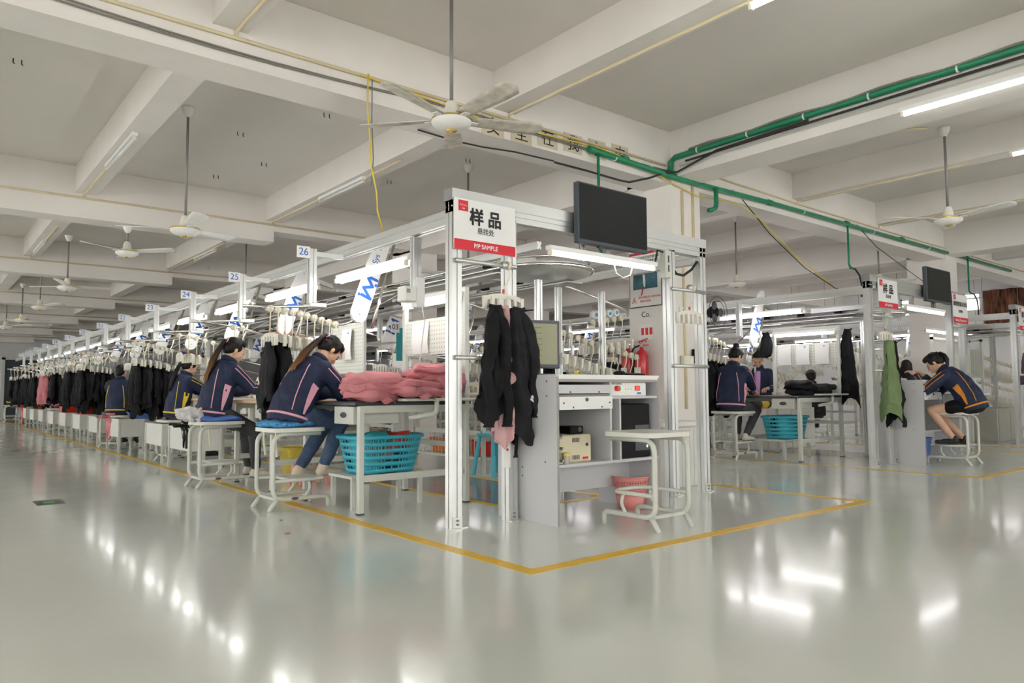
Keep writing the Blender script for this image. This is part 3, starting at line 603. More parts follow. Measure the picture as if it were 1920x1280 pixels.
def tube_lamp(label, loc, L, axis='y', on='tube_on', n=1, group='tube lamps', rz=0, w=.05, hang=None):
    t = thing('tube_lamp', label, 'lamp', loc, rz if axis == 'y' else rz-PI/2, group)
    MB().box(-w/2, w/2, -L/2, L/2, 0, .035).build('batten', 'white_paint', t)
    if hang: [MB().cyl((0, s*L*.35, .03), (0, s*L*.35, hang-loc[2]), .005, 6).build('suspension_rod', 'rod_dark', t) for s in (1, -1)]
    for k in range(n):
        x = (k-(n-1)/2)*.05
        MB().cyl((x, -L/2+.03, -.022), (x, L/2-.03, -.022), .0145, 10).build('tube', on, t, smooth=True)
        for s in (1, -1): MB().bbox(x-.016, x+.016, s*(L/2-.02)-.013, s*(L/2-.02)+.013, -.04, .0, .003).build('socket', 'cream', t)
    return t
tube_lamp('upper of two lit ceiling tubes at the upper right', (6.72, 1.55, 3.40), 2.4, n=1, w=.06); tube_lamp('lower of two lit ceiling tubes at the upper right', (6.36, 1.4, 3.22), 2.4, n=1, w=.06)
tube_lamp('lit ceiling tube cut by the top edge above the pillar', (4.13, 1.95, 3.40), 1.3); tube_lamp('lit ceiling tube at the right edge beyond the aisle fan', (8.97, 1.9, 3.40), 1.35, n=1)
for i, (x, y, L, nm) in enumerate(((1.58, 8.3, 1.3, 'unlit ceiling tube on the joist left of the long-poled fan'), (1.6, 14.6, 1.3, 'unlit ceiling tube on the joist above the far fans'), (-.7, 11.6, 1.3, 'unlit ceiling tube at the left edge'), (9.02, 7.3, 1.3, 'unlit ceiling tube on the joist behind the pillar'), (4.0, 8.2, 1.2, 'unlit ceiling tube on the joist above station twenty-six'), (4.0, 13.6, 1.2, 'unlit ceiling tube on the joist above station twenty-four'))):
    tube_lamp(nm, (x, y, 3.38), L, on='tube_off')
# ================================================================ GANTRIES
def gantry(ox, label, y1, xr, nm):
    t = thing('gantry_frame', label, 'frame', (ox, 4.07, 0)); F0 = 2.82; D = xr-ox
    for x in (0, .48, D-.44, D): post(x, 0, 0, 2.13 if x not in (0, D) else 2.2).build('post', 'alu', t)
    for x in (0, .48, D-.44, D):
        for s, (dx, dy) in enumerate(((.055, -.02), (-.015, -.055))):
            b = MB(); b.box(x+dx-.03, x+dx+.03, dy-.03, dy+.03, 0, .008); b.box(x+.041, x+.047, -.035, .035, 0, .075) if s == 0 else b.box(x-.035, x+.035, -.047, -.041, 0, .075)
            fo = b.build('foot_bracket', 'tube_grey', t); q = MB(); [q.cyl((x+.044, 0, z), (x+.058, 0, z), .008, 6) if s == 0 else q.cyl((x, -.058, z), (x, -.044, z), .008, 6) for z in (.03, .055)]; q.build('bolt', 'alu_dark', fo)
    MB().box(-.045, D+.045, -.05, .045, 2.195, 2.275).build('top_cover', 'alu', t); beam_x(-.04, D+.04, 0, 2.155).build('front_beam', 'alu', t); MB().box(-.049, -.045, -.05, .045, 2.195, 2.275).build('end_cap', 'alu_dark', t)
    for x in (.03, D-.03):
        beam_y(.04, y1-4.07, x, 2.10, .07, .10).build('side_rail', 'alu', t)
    for x in (D/2-.55, D/2+.55): beam_y(.04, 1.2, x, 2.0, .04, .06).build('inner_rail', 'alu', t)
    for x0, x1, z in ((.04, .44, 1.785), (.04, .44, 1.13), (D-.40, D-.04, 1.785), (D-.40, D-.04, 1.115)): MB().cyl((x0-.06, -.056, z), (x1+.06, -.056, z), .016, 10).build('cross_tube', 'tube_grey', t, smooth=True)
    for x in (1.22,): post(x, 0, 1.92, 2.12, .04, .04).build('lamp_hanger', 'alu', t)
    return t
gantry(2.82, 'silver aluminium gantry of the first production line', 31, 5.545, 1)
gantry(8.84, 'silver aluminium gantry of the second production line', 24, 11.72, 2)
gantry(13.92, 'silver aluminium gantry of the third production line at the right edge', 24, 16.8, 3)
def sign(label, loc, w, h, big, small, red, sz):
    t = thing('hanging_sign', label, 'sign', loc)
    MB().box(-w/2, w/2, -.004, .004, -h/2, h/2).build('panel', 'white_plastic', t); f = -.0055
    MB().box(-w/2, w/2, -.006, -.004, -h/2, -h/2+h*.20).build('red_band', 'red_print', t)
    MB().box(-w/2+.035, -w/2+.115, -.006, -.004, h/2-.085, h/2-.012).build('logo_square', 'red_print', t)
    sq = MB(); sq.tube([(-w/2+.045+i*.006, -.007, h/2-.045+.012*math.sin(i*1.9)*(1-i*.05)) for i in range(11)], .0014, 5); sq.tube([(-w/2+.062+i*.005, -.007, h/2-.068+.006*math.sin(i*2.6)) for i in range(6)], .002, 5); sq.build('logo_script', 'white_plastic', t)
    text(big, sz, 'ink', t, (0, f-.001, h*.15), bold=.0036 if sz > .12 else .001); text(small, .05, 'ink', t, (0, f-.001, -h*.10), bold=.0); text(red, h*.125, 'white_plastic', t, (0, -.0075, -h/2+h*.097), bold=.0006, sx=.95)
    return t
sign('white and red sample sign on the nearest gantry corner', (3.047, 4.012, 2.035), .53, .35, '样 品', '悬挂处', 'P/P SAMPLE', .122)
sign('white and red sample sign on the second gantry corner', (9.245, 4.012, 2.07), .52, .35, '样 品', '悬挂处', 'P/P SAMPLE', .122)
sign('white and red sign with many characters right of the second screen', (11.52, 4.012, 2.04), .53, .41, '缝制智能吊挂位', '管理处', 'Sewing Department', .072)
sign('sample sign on the third gantry cut by the right edge', (14.25, 4.012, 2.05), .52, .38, '样 品', '悬挂处', 'P/P SAMPLE', .122)
def screen(label, loc, w, h):
    t = thing('wall_screen', label, 'television', loc)
    MB().bbox(-w/2, w/2, -.025, .03, -h/2, h/2, .006).build('case', 'bezel', t); MB().box(-w/2+.012, w/2-.012, -.027, -.0255, -h/2+.03, h/2-.012).build('display', 'screen_black', t)
    MB().box(-.12, .12, .03, .07, -.12, .12).build('mount_plate', 'dark_grey', t); MB().box(-.03, .03, .04, .08, -h/2-.06, -.05).build('mount_arm', 'alu_dark', t); MB().box(-.16, -.1, -.015, .02, -h/2-.012, -h/2).build('stand_clip', 'dark_grey', t); return t
screen('large black screen mounted on the nearest gantry', (4.285, 3.97, 2.268), .80, .475); screen('black screen mounted on the second gantry', (10.645, 3.97, 2.285), .79, .46)
tube_lamp('lit tube lamp below the nearest black screen', (4.22, 3.99, 1.945), 1.22, 'x', 'tube_led'); tube_lamp('lit tube lamp below the second screen', (10.3, 4.0, 1.945), 1.22, 'x', 'tube_led')
run('cable', 'black cable looping under the nearest gantry beam', [(5.14, 4.05, 1.97), (5.2, 4.06, 1.93), (5.3, 4.06, 1.925), (5.42, 4.06, 1.99), (5.5, 4.06, 2.07)], .012, 'cable_black', 'cable')
run('cable', 'white cable loop hanging under the nearest tube lamp', [(4.35, 4.02, 1.93), (4.38, 4.02, 1.85), (4.46, 4.02, 1.82), (4.55, 4.02, 1.85), (4.58, 4.02, 1.94)], .005, 'white_plastic', 'cable', 6)
pb = thing('power_box', 'grey slotted power box beside the nearest tube lamp', 'box', (5.02, 4.02, 2.0)); MB().bbox(-.05, .03, -.03, .04, -.13, .11, .006).build('case', 'frame_paint', pb)
for z in (.03, -.05): MB().box(-.02, -.005, -.034, -.029, z-.03, z+.03).build('slot', 'dark_grey', pb)
MB().tube([(-.05,0,.09), (-.12,0,.1), (-.16,-.01,.0), (-.17,-.01,-.1)], .008, 6).build('lead', 'cable_black', pb)
# ================================================================ OVERHEAD CONVEYORS
def conveyor(ox, label, y0, y1, posts):
    t = thing('overhead_conveyor', label, 'conveyor', (ox, y0, 0)); L = y1-y0; r = .44; z = 1.93
    def loop(rr, zz, n=20): return [(-rr, L, zz)]+[(rr*math.cos(a), r-.44+rr*math.sin(a)*1.0+.0, zz) for a in np.linspace(PI, 2*PI, n)]+[(rr, L, zz)]
    MB().tube(loop(r, z), .016, 8).build('lower_track', 'chrome', t, smooth=True); MB().tube(loop(r-.03, z+.07), .012, 8).build('upper_track', 'chrome', t, smooth=True)
    d = MB().lathe([(.02,1.90), (.40,1.895), (.425,1.915), (.425,1.955), (.40,1.96)], 48).build('turn_disc', 'alu', t, smooth='auto')
    for k in range(44):
        a = PI+PI*k/43; m = MB(); c, s = math.cos(a), math.sin(a); m.tube([(.425*c, .425*s, 1.922), (.434*c, .434*s, 1.922), (.434*c, .434*s, 1.948), (.425*c, .425*s, 1.948)], .004, 4); m.build('disc_tooth', 'alu', d)
    for s in (-1, 1):
        MB().box(s*.40-.09, s*.40+.09, .0, L, 1.875, 1.885).build('drip_plate', 'alu', t); MB().box(s*.33-.006, s*.33+.006, 0, L, 1.96, 2.0).build('chain_guide', 'alu_dark', t)
        for k in range(int(L/.55)): MB().bbox(s*.40-.03, s*.40+.03, .2+k*.55, .29+k*.55, 1.955, 1.995, .006).build('chain_dog', 'black_plastic', t)
    MB().box(-.11, .11, .2, L, 2.03, 2.10).build('cable_duct', 'white_paint', t)
    for k in range(int(L/1.67)):
        y = 1.0+k*1.67; MB().box(-.62, .62, y-.02, y+.02, 2.0, 2.03).build('cross_arm', 'alu', t)
    for x, y in posts: post(x, y, 0, 1.87, .05, .05).build('support_post', 'alu', t)
    return t
conveyor(4.2, 'overhead chain conveyor with round end disc above the first line', 4.72, 30, [(-.5, 2.35)]+[(-.06, 5.69+3.34*k) for k in range(6)]+[(.0, .05), (.45, .28), (1.0, .25)]+[(.55, 3.2+3.34*k) for k in range(5)])
conveyor(10.28, 'overhead chain conveyor above the second line', 4.72, 23, [(-.5, 2.35+3.34*k) for k in range(4)]+[(0, .1), (.5, .3), (.55, 3.2), (.55, 6.5)])
conveyor(15.36, 'overhead chain conveyor above the third line', 4.72, 23, [(-.5, 2.35), (-.5, 5.7), (0, .1), (.5, .3)])
# ================================================================ PROTOTYPES
HOLD = []
def proto(name):
    o = bpy.data.objects.new(name, None); return o
def put(P, label, cat, loc, rz=0, group=None):     # builds a thing from a prototype table {part: [(mesh, children)]}
    t = thing(P[0], label, cat, loc, rz, group)
    for nm, me, kids in P[1]:
        o = bpy.data.objects.new(nm, me); COL.objects.link(o); o.parent = t
        for n2, m2 in kids: q = bpy.data.objects.new(n2, m2); COL.objects.link(q); q.parent = o
    return t
# ---- stool
def stool_proto(plate=True):
    P = []
    s = MB(); c = [(.45*math.copysign(abs(math.cos(a))**.35, math.cos(a))*.5+.20, .46*math.copysign(abs(math.sin(a))**.35, math.sin(a))*.5) for a in np.linspace(0, 2*PI, 40)[:-1]]
    s.prism(c, .598, .628, 'z'); P.append(('seat', s.mesh('seat', 'seat_paint'), []))
    for y in (-.17, .17):
        m = MB().tube(round_path([(.38,y,.582), (0,y,.582), (0,y,.085), (.45,y,.085), (.45,y,.0)], .09, 6), .0175, 8); P.append(('side_frame', m.mesh('side_frame', 'frame_paint', True), []))
        m = MB().tube([(.035,y,.085), (-.03,y,.0)], .018, 8); P.append(('foot', m.mesh('foot', 'frame_paint', True), []))
        m = MB().tube(round_path([(.30,y*.8,.215), (.31,y*.9,.15), (.25,y,.085)], .05), .012, 8); P.append(('strut', m.mesh('strut', 'frame_paint', True), []))
    m = MB().tube(round_path([(0,-.17,.225), (.34,-.17,.225), (.40,-.08,.225), (.40,.08,.225), (.34,.17,.225), (0,.17,.225)], .06), .014, 8); P.append(('footrest_bar', m.mesh('footrest_bar', 'frame_paint', True), []))
    if plate: m = MB().bbox(.14, .42, -.15, .15, .215, .235, .004); P.append(('footrest', m.mesh('footrest', 'seat_paint'), []))
    m = MB().box(.02, .04, -.17, .17, .078, .098); P.append(('stretcher', m.mesh('stretcher', 'frame_paint'), []))
    m = MB().ell((.17,-.189,.088), (.03,.003,.011)); P.append(('badge', m.mesh('badge', 'plum_cloth'), []))
    return ('stool', P)
STOOL = stool_proto(); STOOL2 = stool_proto(False)
# ---- tables
def table_proto(kind):
    P = []; tz = .83
    m = MB().bbox(-.06, 1.0, -.5, .5, tz-.03, tz, .006); P.append(('tabletop', m.mesh('tabletop', 'dark_top' if kind == 'cut' else 'wood_edge'), []))
    if kind == 'sew': m = MB().box(-.052, .992, -.492, .492, tz, tz+.003); P.append(('surface', m.mesh('surface', 'laminate_grey'), []))
    tall = kind == 'cut'
    for x in (.0, .96):
        for y in (-.48, .48):
            m = MB().bbox(x-.022, x+.022, y-.022, y+.022, 0, 1.76 if (tall and x > .5) else tz-.03, .004); P.append(('leg', m.mesh('leg', 'frame_paint'), [('leg_cap', MB().box(x-.024, x+.024, y-.024, y+.024, 0, .012).mesh('leg_cap', 'dark_grey'))]))
    for y in (-.48, .48): P.append(('side_rail', MB().box(.02, .94, y-.02, y+.02, tz-.085, tz-.03).mesh('side_rail', 'frame_paint'), [])); P.append(('lower_rail', MB().box(.02, .94, y-.015, y+.015, .235, .285).mesh('lower_rail', 'frame_paint'), []))
    P.append(('back_rail', MB().box(.94, .975, -.46, .46, .44, .48).mesh('back_rail', 'frame_paint'), []))
    d = MB().bbox(-.04, .36, -.43, -.12, tz-.17, tz-.035, .005); P.append(('drawer', d.mesh('drawer', 'frame_paint'), [('handle', MB().ell((-.043,-.28,tz-.10), (.006,.05,.022)).mesh('handle', 'dark_grey'))]))
    if tall:
        P.append(('top_bar', MB().box(.94, .98, -.5, .5, 1.735, 1.775).mesh('top_bar', 'frame_paint'), [])); P.append(('pegboard', MB().box(.952, .966, -.47, .49, 1.23, 1.55).mesh('pegboard', 'pegboard'), [])); P.append(('pegboard_rail', MB().box(.948, .97, -.47, .47, .86, .93).mesh('pegboard_rail', 'pegboard'), []))
        P.append(('side_ledge', MB().bbox(.30, .98, -.62, -.50, tz+.0, tz+.022, .004).mesh('side_ledge', 'frame_paint'), [])); P.append(('ledge_bracket', MB().tube(round_path([(.62,-.56,tz), (.62,-.56,tz-.10), (.40,-.50,tz-.13)], .09, 6), .02, 8).mesh('ledge_bracket', 'frame_paint', True), []))
    else: P.append(('motor', MB().bbox(.35, .55, .05, .25, tz-.26, tz-.05, .02).mesh('motor', 'machine_white'), []))
    return ('cutting_table' if tall else 'sewing_table', P)
TCUT = table_proto('cut'); TSEW = table_proto('sew')
def machine_proto():
    P = []; P.append(('bed', MB().bbox(-.09, .09, -.24, .24, 0, .045, .008).mesh('bed', 'machine'), []))
    m = MB(); m.prism([(-.24,.045), (-.24,.24), (-.20,.275), (.20,.265), (.24,.23), (.24,.12), (.18,.11), (.17,.19), (-.10,.185), (-.13,.12), (-.13,.045)], -.055, .055, 'x'); P.append(('arm', m.mesh('arm', 'machine'), []))
    w = MB().cyl((0,-.285,.19), (0,-.245,.19), .065, 20); P.append(('handwheel', w.mesh('handwheel', 'tube_grey', True), [('hub', MB().cyl((0,-.292,.19), (0,-.28,.19), .022, 12).mesh('hub', 'dark_grey'))]))
    P.append(('needle_bar', MB().cyl((0,.21,.04), (0,.21,.13), .007, 8).mesh('needle_bar', 'chrome'), [])); P.append(('thread_guide', MB().tube([(.02,-.1,.27), (.02,-.1,.40), (.02,.1,.42)], .004, 6).mesh('thread_guide', 'chrome'), []))
    P.append(('tension_dial', MB().cyl((-.075,.2,.2), (-.055,.2,.2), .018, 10).mesh('tension_dial', 'dark_grey'), []))
    return ('sewing_machine', P)
MACH = machine_proto()
def cone_proto(m): return ('thread_cone', [('thread', MB().lathe([(.038,0), (.035,.02), (.024,.13), (.012,.135)], 12).mesh('thread', m, True), []), ('core', MB().lathe([(.012,.13), (.010,.155)], 8).mesh('core', 'white_plastic'), [])])
CONES = [cone_proto(m) for m in ('thread_mix', 'black_cloth', 'white_plastic', 'navy', 'green_plastic')]
def bin_proto():
    P = []; w, L, z0, z1 = .17, .42, .235, .51; b = MB()
    for a in ((-w,w,-L,-L+.012,z0,z1-.01), (-w,w,L-.012,L,z0,z1-.01), (-w,-w+.012,-L,L,z0,z1-.01), (w-.012,w,-L,L,z0,z1-.01), (-w,w,-L,L,z0,z0+.012)): b.box(*a)
    P.append(('box', b.mesh('box', 'bin_paint'), [])); r = MB()
    for a in ((-w-.012,w+.012,-L-.012,-L+.012), (-w-.012,w+.012,L-.012,L+.012), (-w-.012,-w+.012,-L,L), (w-.012,w+.012,-L,L)): r.box(*a, z1-.018, z1)
    P.append(('rim', r.mesh('rim', 'bin_paint'), []))
    for x in (-w, w):
        for y in (-L, L): P.append(('leg', MB().box(x-.013, x+.013, y-.013, y+.013, 0, z1-.02).mesh('leg', 'frame_paint'), []))
    return ('storage_bin', P)
BIN = bin_proto()
# ---- hangers
def hanger_proto(gcol='cream_white', tagc='red_plastic', hero=False):
    P = []; w = MB().cyl((0,-.045,0), (0,-.022,0), .030, 18); P.append(('wheel', w.mesh('wheel', 'cream', True), [('hub', MB().cyl((0,-.048,0), (0,-.02,0), .010, 8).mesh('hub', 'tube_grey'))]))
    P.append(('bearing', MB().cyl((0,-.022,0), (0,.02,0), .027, 14).mesh('bearing', 'tube_grey', True), []))
    P.append(('hook', MB().tube([(0,-.05,.0), (0,-.05,-.06), (.0,-.045,-.10), (.012,-.01,-.15), (.012,0,-.20)], .0055, 7).mesh('hook', 'cream', True), [('colour_tag', MB().cyl((.012,0,-.17), (.012,0,-.198), .0085, 8).mesh('colour_tag', tagc))]))
    b = MB(); n = 13; top = []; 
    for i in range(n): y = -.18+.36*i/(n-1); e = abs(y)/.18; top.append((y, -.205-.035*e**6-.012*e**2))
    poly = [(y, z) for y, z in top]+[(y, z-.032) for y, z in top[::-1]]
    b.prism(poly[::-1], -.009, .009, 'x', (.012,0,0)); 
    kids = []
    teeth = [MB().prism([(y-.016,-.225), (y+.016,-.225), (y+.012,-.30), (y+.016,-.318), (y-.006,-.318), (y-.010,-.30)][::-1], -.013, .013, 'x', (.012,0,0)) for y in (-.165, -.10, -.034, .034, .10, .165)]
    if hero:
        P.append(('bar', b.mesh('bar', gcol), []));
        for t_ in teeth: P.append(('clip', t_.mesh('clip', gcol), []))
    else:
        P.append(('bar', b.mesh('bar', gcol), [])); al = MB(); [al.add(t_.v, t_.f) for t_ in teeth]; P.append(('clip_row', al.mesh('clip_row', gcol), []))
    return ('clip_hanger', P)
HANG = [hanger_proto(tagc=c) for c in ('red_plastic', 'orange_plastic', 'blue_plastic', 'teal')]; HERO = hanger_proto(hero=True)
def garment_proto(seed, m, h=.60, wt=.15, wb=.21, th=.05, sl=True):
    rnd = random.Random(seed); ph = [rnd.uniform(0, 6.28) for _ in range(8)]; kf = rnd.choice((3, 4, 5)); N = 44; rows = 24
    def fn(u, v):
        a = 2*PI*u; z = -h*v; W = wt*.75+(wb-wt*.75)*min(1, v*1.7)**.8; T = th*(.35+.9*v)
        W *= 1+.06*math.sin(v*5+ph[0]); y = W*math.copysign(abs(math.cos(a))**.8, math.cos(a)); x = T*math.sin(a)+.034*v**.6*math.sin(kf*y/W*2.2+ph[1]+v*1.2)+.018*math.sin(9*y/W+ph[2])*v
        if v > .9: z += .055*math.sin(2*a+ph[3])+.03*math.sin(5*a+ph[4])
        if v < .05: z += .012*math.cos(6*a)
        nz = noise.noise_vector(Vector((y*16+seed*7, x*20, z*7))); rd = abs(noise.noise(Vector((y*9+z*5+seed, z*6, x*4))))
        return (x+nz[0]*.020*v**.5+.030*(.25-rd)*v**.5*math.copysign(1, math.sin(a)+1e-6), y+.02*math.sin(v*3+ph[5])+nz[1]*.014, z)
    P = []; b = MB().grid(fn, N, rows, True); n = len(b.v); b.f.append(tuple(range(N))[::-1]); P.append(('body', b.mesh('body', m, True), []))
    if sl:
        for s in (1, -1):
            L = h*rnd.uniform(.45, .85); q = MB().grid(lambda u, v: (.035*(1+.2*v)*math.sin(2*PI*u)+.012*math.sin(9*v+ph[6]), s*(wt*.7+.08*min(1, v*2)+.02*math.sin(v*4+ph[7]))+.045*math.cos(2*PI*u)*(1-.2*v), -.06-L*v+.02*math.sin(2*PI*u)), 14, 8, True)
            q.f.append(tuple(range(14))[::-1]); P.append(('sleeve', q.mesh('sleeve', m, True), []))
    return ('hanging_garment', P)
GB = [garment_proto(i, 'black_cloth' if i % 2 else 'black_cloth_soft', .52+.06*(i % 4), .15, .19+.02*(i % 3)) for i in range(6)]
GP = garment_proto(21, 'pink_cloth', .62); GG = garment_proto(33, 'green_cloth', .9, .13, .2); GK = garment_proto(41, 'plum_cloth', .6)
def fold_proto(seed, m, lx=.24, ly=.17, hz=.04):
    rnd = random.Random(seed); ph = Vector((rnd.uniform(0, 50), rnd.uniform(0, 50), rnd.uniform(0, 50))); b = MB()
    NU, NV = 30, 16
    def fn(u, v):
        a = 2*PI*u; p = PI*v; sx = math.copysign(abs(math.cos(a))**.45, math.cos(a)); sy = math.copysign(abs(math.sin(a))**.45, math.sin(a)); q = math.sin(p)**.35
        P0 = Vector((lx*sx*q, ly*sy*q, -hz*math.copysign(abs(math.cos(p))**.7, math.cos(p))))
        n1 = noise.noise_vector(P0*7+ph); n2 = noise.noise_vector(Vector((P0.x*10, P0.y*10, P0.z*60))+ph); r3 = abs(noise.noise(Vector((P0.x*9+P0.y*5, P0.y*4, 2))+ph))
        return P0+Vector((n1[0]*.04, n1[1]*.04, n1[2]*.026))+Vector(n2)*.018+Vector((0,0,.04*(.35-r3)))
    b.grid(fn, NU, NV, True); P = [('cloth', b.mesh('cloth', m, True), [])]
    P.append(('loose_flap', MB().grid(lambda u, v: (lx*(.5-u*1.1)+.02*math.sin(v*7+ph.y), -ly*(.55+.55*v)-.02*math.sin(u*9+ph.z), hz*(.9-2.0*v*v)+.012*math.sin(u*14+ph.x)), 14, 8).mesh('loose_flap', m, True), []))
    return ('folded_garment', P)
FP = [fold_proto(i, 'pink_cloth') for i in range(4)]; FB = [fold_proto(10+i, 'black_cloth_soft') for i in range(2)]
# ---- chute plate with blue mark
def chute_proto():
    P = []; m = MB(); A = Vector((-.06, 0)); B = Vector((.17, .66)); d = (B-A).normalized(); nrm = Vector((-d.y, d.x)); pl = []
    for t0, c in ((PI, A), (0, B)):
        for k in range(7): a = t0+PI*k/6; pl.append(c+nrm*(.075*math.cos(a))+d*(.075*math.sin(a))*(1 if True else 1))
    m.prism([(p.x, p.y) for p in pl], -.018, .018, 'y'); P.append(('plate', m.mesh('plate', 'white_plastic'), []))
    def st(u, v): p = A+d*u+nrm*v; return (p.x, -.0205, p.y)
    z = MB(); zz = [(.17,.04), (.165,-.05), (.235,.045), (.275,-.035), (.345,.04), (.345,-.06)]
    for (u0, v0), (u1, v1) in zip(zz[:-1], zz[1:]):
        e = Vector((u1-u0, v1-v0)).normalized(); q = Vector((-e.y, e.x))*.0125; e = e*.010; c4 = [(u0-e.x+q.x, v0-e.y+q.y), (u0-e.x-q.x, v0-e.y-q.y), (u1+e.x-q.x, v1+e.y-q.y), (u1+e.x+q.x, v1+e.y+q.y)]; pts = [st(a, b) for a, b in c4]; z.prism([(p[0], p[2]) for p in pts], -.0215, -.017, 'y')
    for a, b in ((.165, .066), (.30, -.062)): p = st(a, b); z.cyl((p[0], -.0215, p[2]), (p[0], -.017, p[2]), .014, 12); P.append(('blue_mark', z.mesh('blue_mark', 'blue_print'), []))
    for u, v in ((.0, 0), (.62, 0)): P.append(('screw', MB().cyl(st(u, v), (st(u, v)[0], -.025, st(u, v)[2]), .006, 8).mesh('screw', 'alu_dark'), []))
    P.append(('edge_tube', MB().tube([(A.x+.13, 0, A.y-.12), (A.x+.2, 0, A.y+.12), (B.x+.12, 0, B.y)], .013, 8).mesh('edge_tube', 'chrome', True), []))
    P.append(('lift_arm', MB().prism([(.16,.60), (.50,.50), (.50,.46), (.14,.55)], .02, .05, 'y').mesh('lift_arm', 'alu'), []))
    return ('lift_chute', P)
CHUTE = chute_proto()
def rail_thing(label, pts, group, r=.0135): 
    t = MB().tube(pts, r, 8).build('hanger_rail', 'chrome', smooth=True); return tag(t, label, 'rail', group)
def station_post(n, x, y, z, s=1, ls='the first line'):
    t = thing('station_post', 'station post with number plate %s on %s' % (NUM.get(n) or 'zero '+'zero one two three four five six seven eight nine'.split()[int(n)], ls), 'post', (x, y, 0), 0, 'numbered station posts'); 
    post(0, 0, 1.63, z, .06, .06).build('upright', 'alu', t); MB().box(.03*s, .27*s, -.02, .02, z-.06, z-.02).build('arm', 'alu', t) if s > 0 else MB().box(-.27, -.03, -.02, .02, z-.06, z-.02).build('arm', 'alu', t)
    pl = MB().box(-.145, -.032, -.034, -.030, z-.085, z+.01).build('number_plate', 'white_plastic', t); text(str(n), .085, 'blue_print', pl, (-.088, -.0355, z-.038))
    MB().bbox(-.02, .12, -.035, .035, 1.60, 1.64, .006).build('rail_bracket', 'alu', t); return t
# ================================================================ FIRST LINE, LEFT SIDE
P_ST = 1.655; Y26 = 5.70
NUM = dict(zip(range(14, 27), 'fourteen fifteen sixteen seventeen eighteen nineteen twenty twenty-one twenty-two twenty-three twenty-four twenty-five twenty-six'.split()))
def rail_path(x0, x1, y, zl, s=1, ztop=1.93, w=.20):
    """hanger loop: drops from the conveyor at x1, runs out to x0, turns and climbs back"""
    return round_path([(x1, y, ztop), (x0+(x1-x0)*.52, y, zl-.14), (x0+(x1-x0)*.30, y, zl-.05), (x0, y, zl), (x0-.07*s, y+w/2, zl+.005), (x0, y+w, zl+.01), (x0+(x1-x0)*.45, y+w, zl+.06), (x1, y+w, ztop+.03)], .12, 5)
def rail_z(path, x):
    pts = path[:]
    for a, b in zip(pts[:-1], pts[1:]):
        if (a.x-x)*(b.x-x) <= 0 and abs(a.x-b.x) > 1e-6: return a.lerp(b, (x-a.x)/(b.x-a.x))
    return None
CNT = [0]
ORD = 'first second third fourth fifth sixth seventh eighth ninth tenth eleventh twelfth thirteenth fourteenth fifteenth sixteenth seventeenth'.split()
def hang_row(path, xs, ln, where, garments, rz=0, pk=None, gl=None, jit=.0):
    frm = 'from the aisle' if 'station' in where or 'bun' in where else 'from the conveyor'
    for i, x in enumerate(xs):
        p = rail_z(path, x)
        if p is None: continue
        CNT[0] += 1; g = garments[i % len(garments)] if garments else None
        put(HANG[(i*7+CNT[0]) % 4], ('clip hanger holding a garment, %s %s, %s' if g else 'empty clip hanger, %s %s, %s') % (ORD[i], frm, where), 'hanger', (p.x, p.y, p.z-.006), rz+random.uniform(-jit, jit), ('loaded' if g else 'empty')+' hangers '+where)
        if g:
            nm = {id(GP): 'pink garment on hanger, %s', id(GK): 'plum garment on hanger, %s', id(GG): 'green garment on hanger, %s'}.get(id(g), 'black garment on hanger, %s') % (ORD[i]+' '+frm+', '+where)
            put(g, nm, 'garment', (p.x+.012+random.uniform(-.01, .01), p.y+random.uniform(-.03, .03), p.z-.295), rz+random.uniform(-.25, .25), 'garments '+where)
STN = []
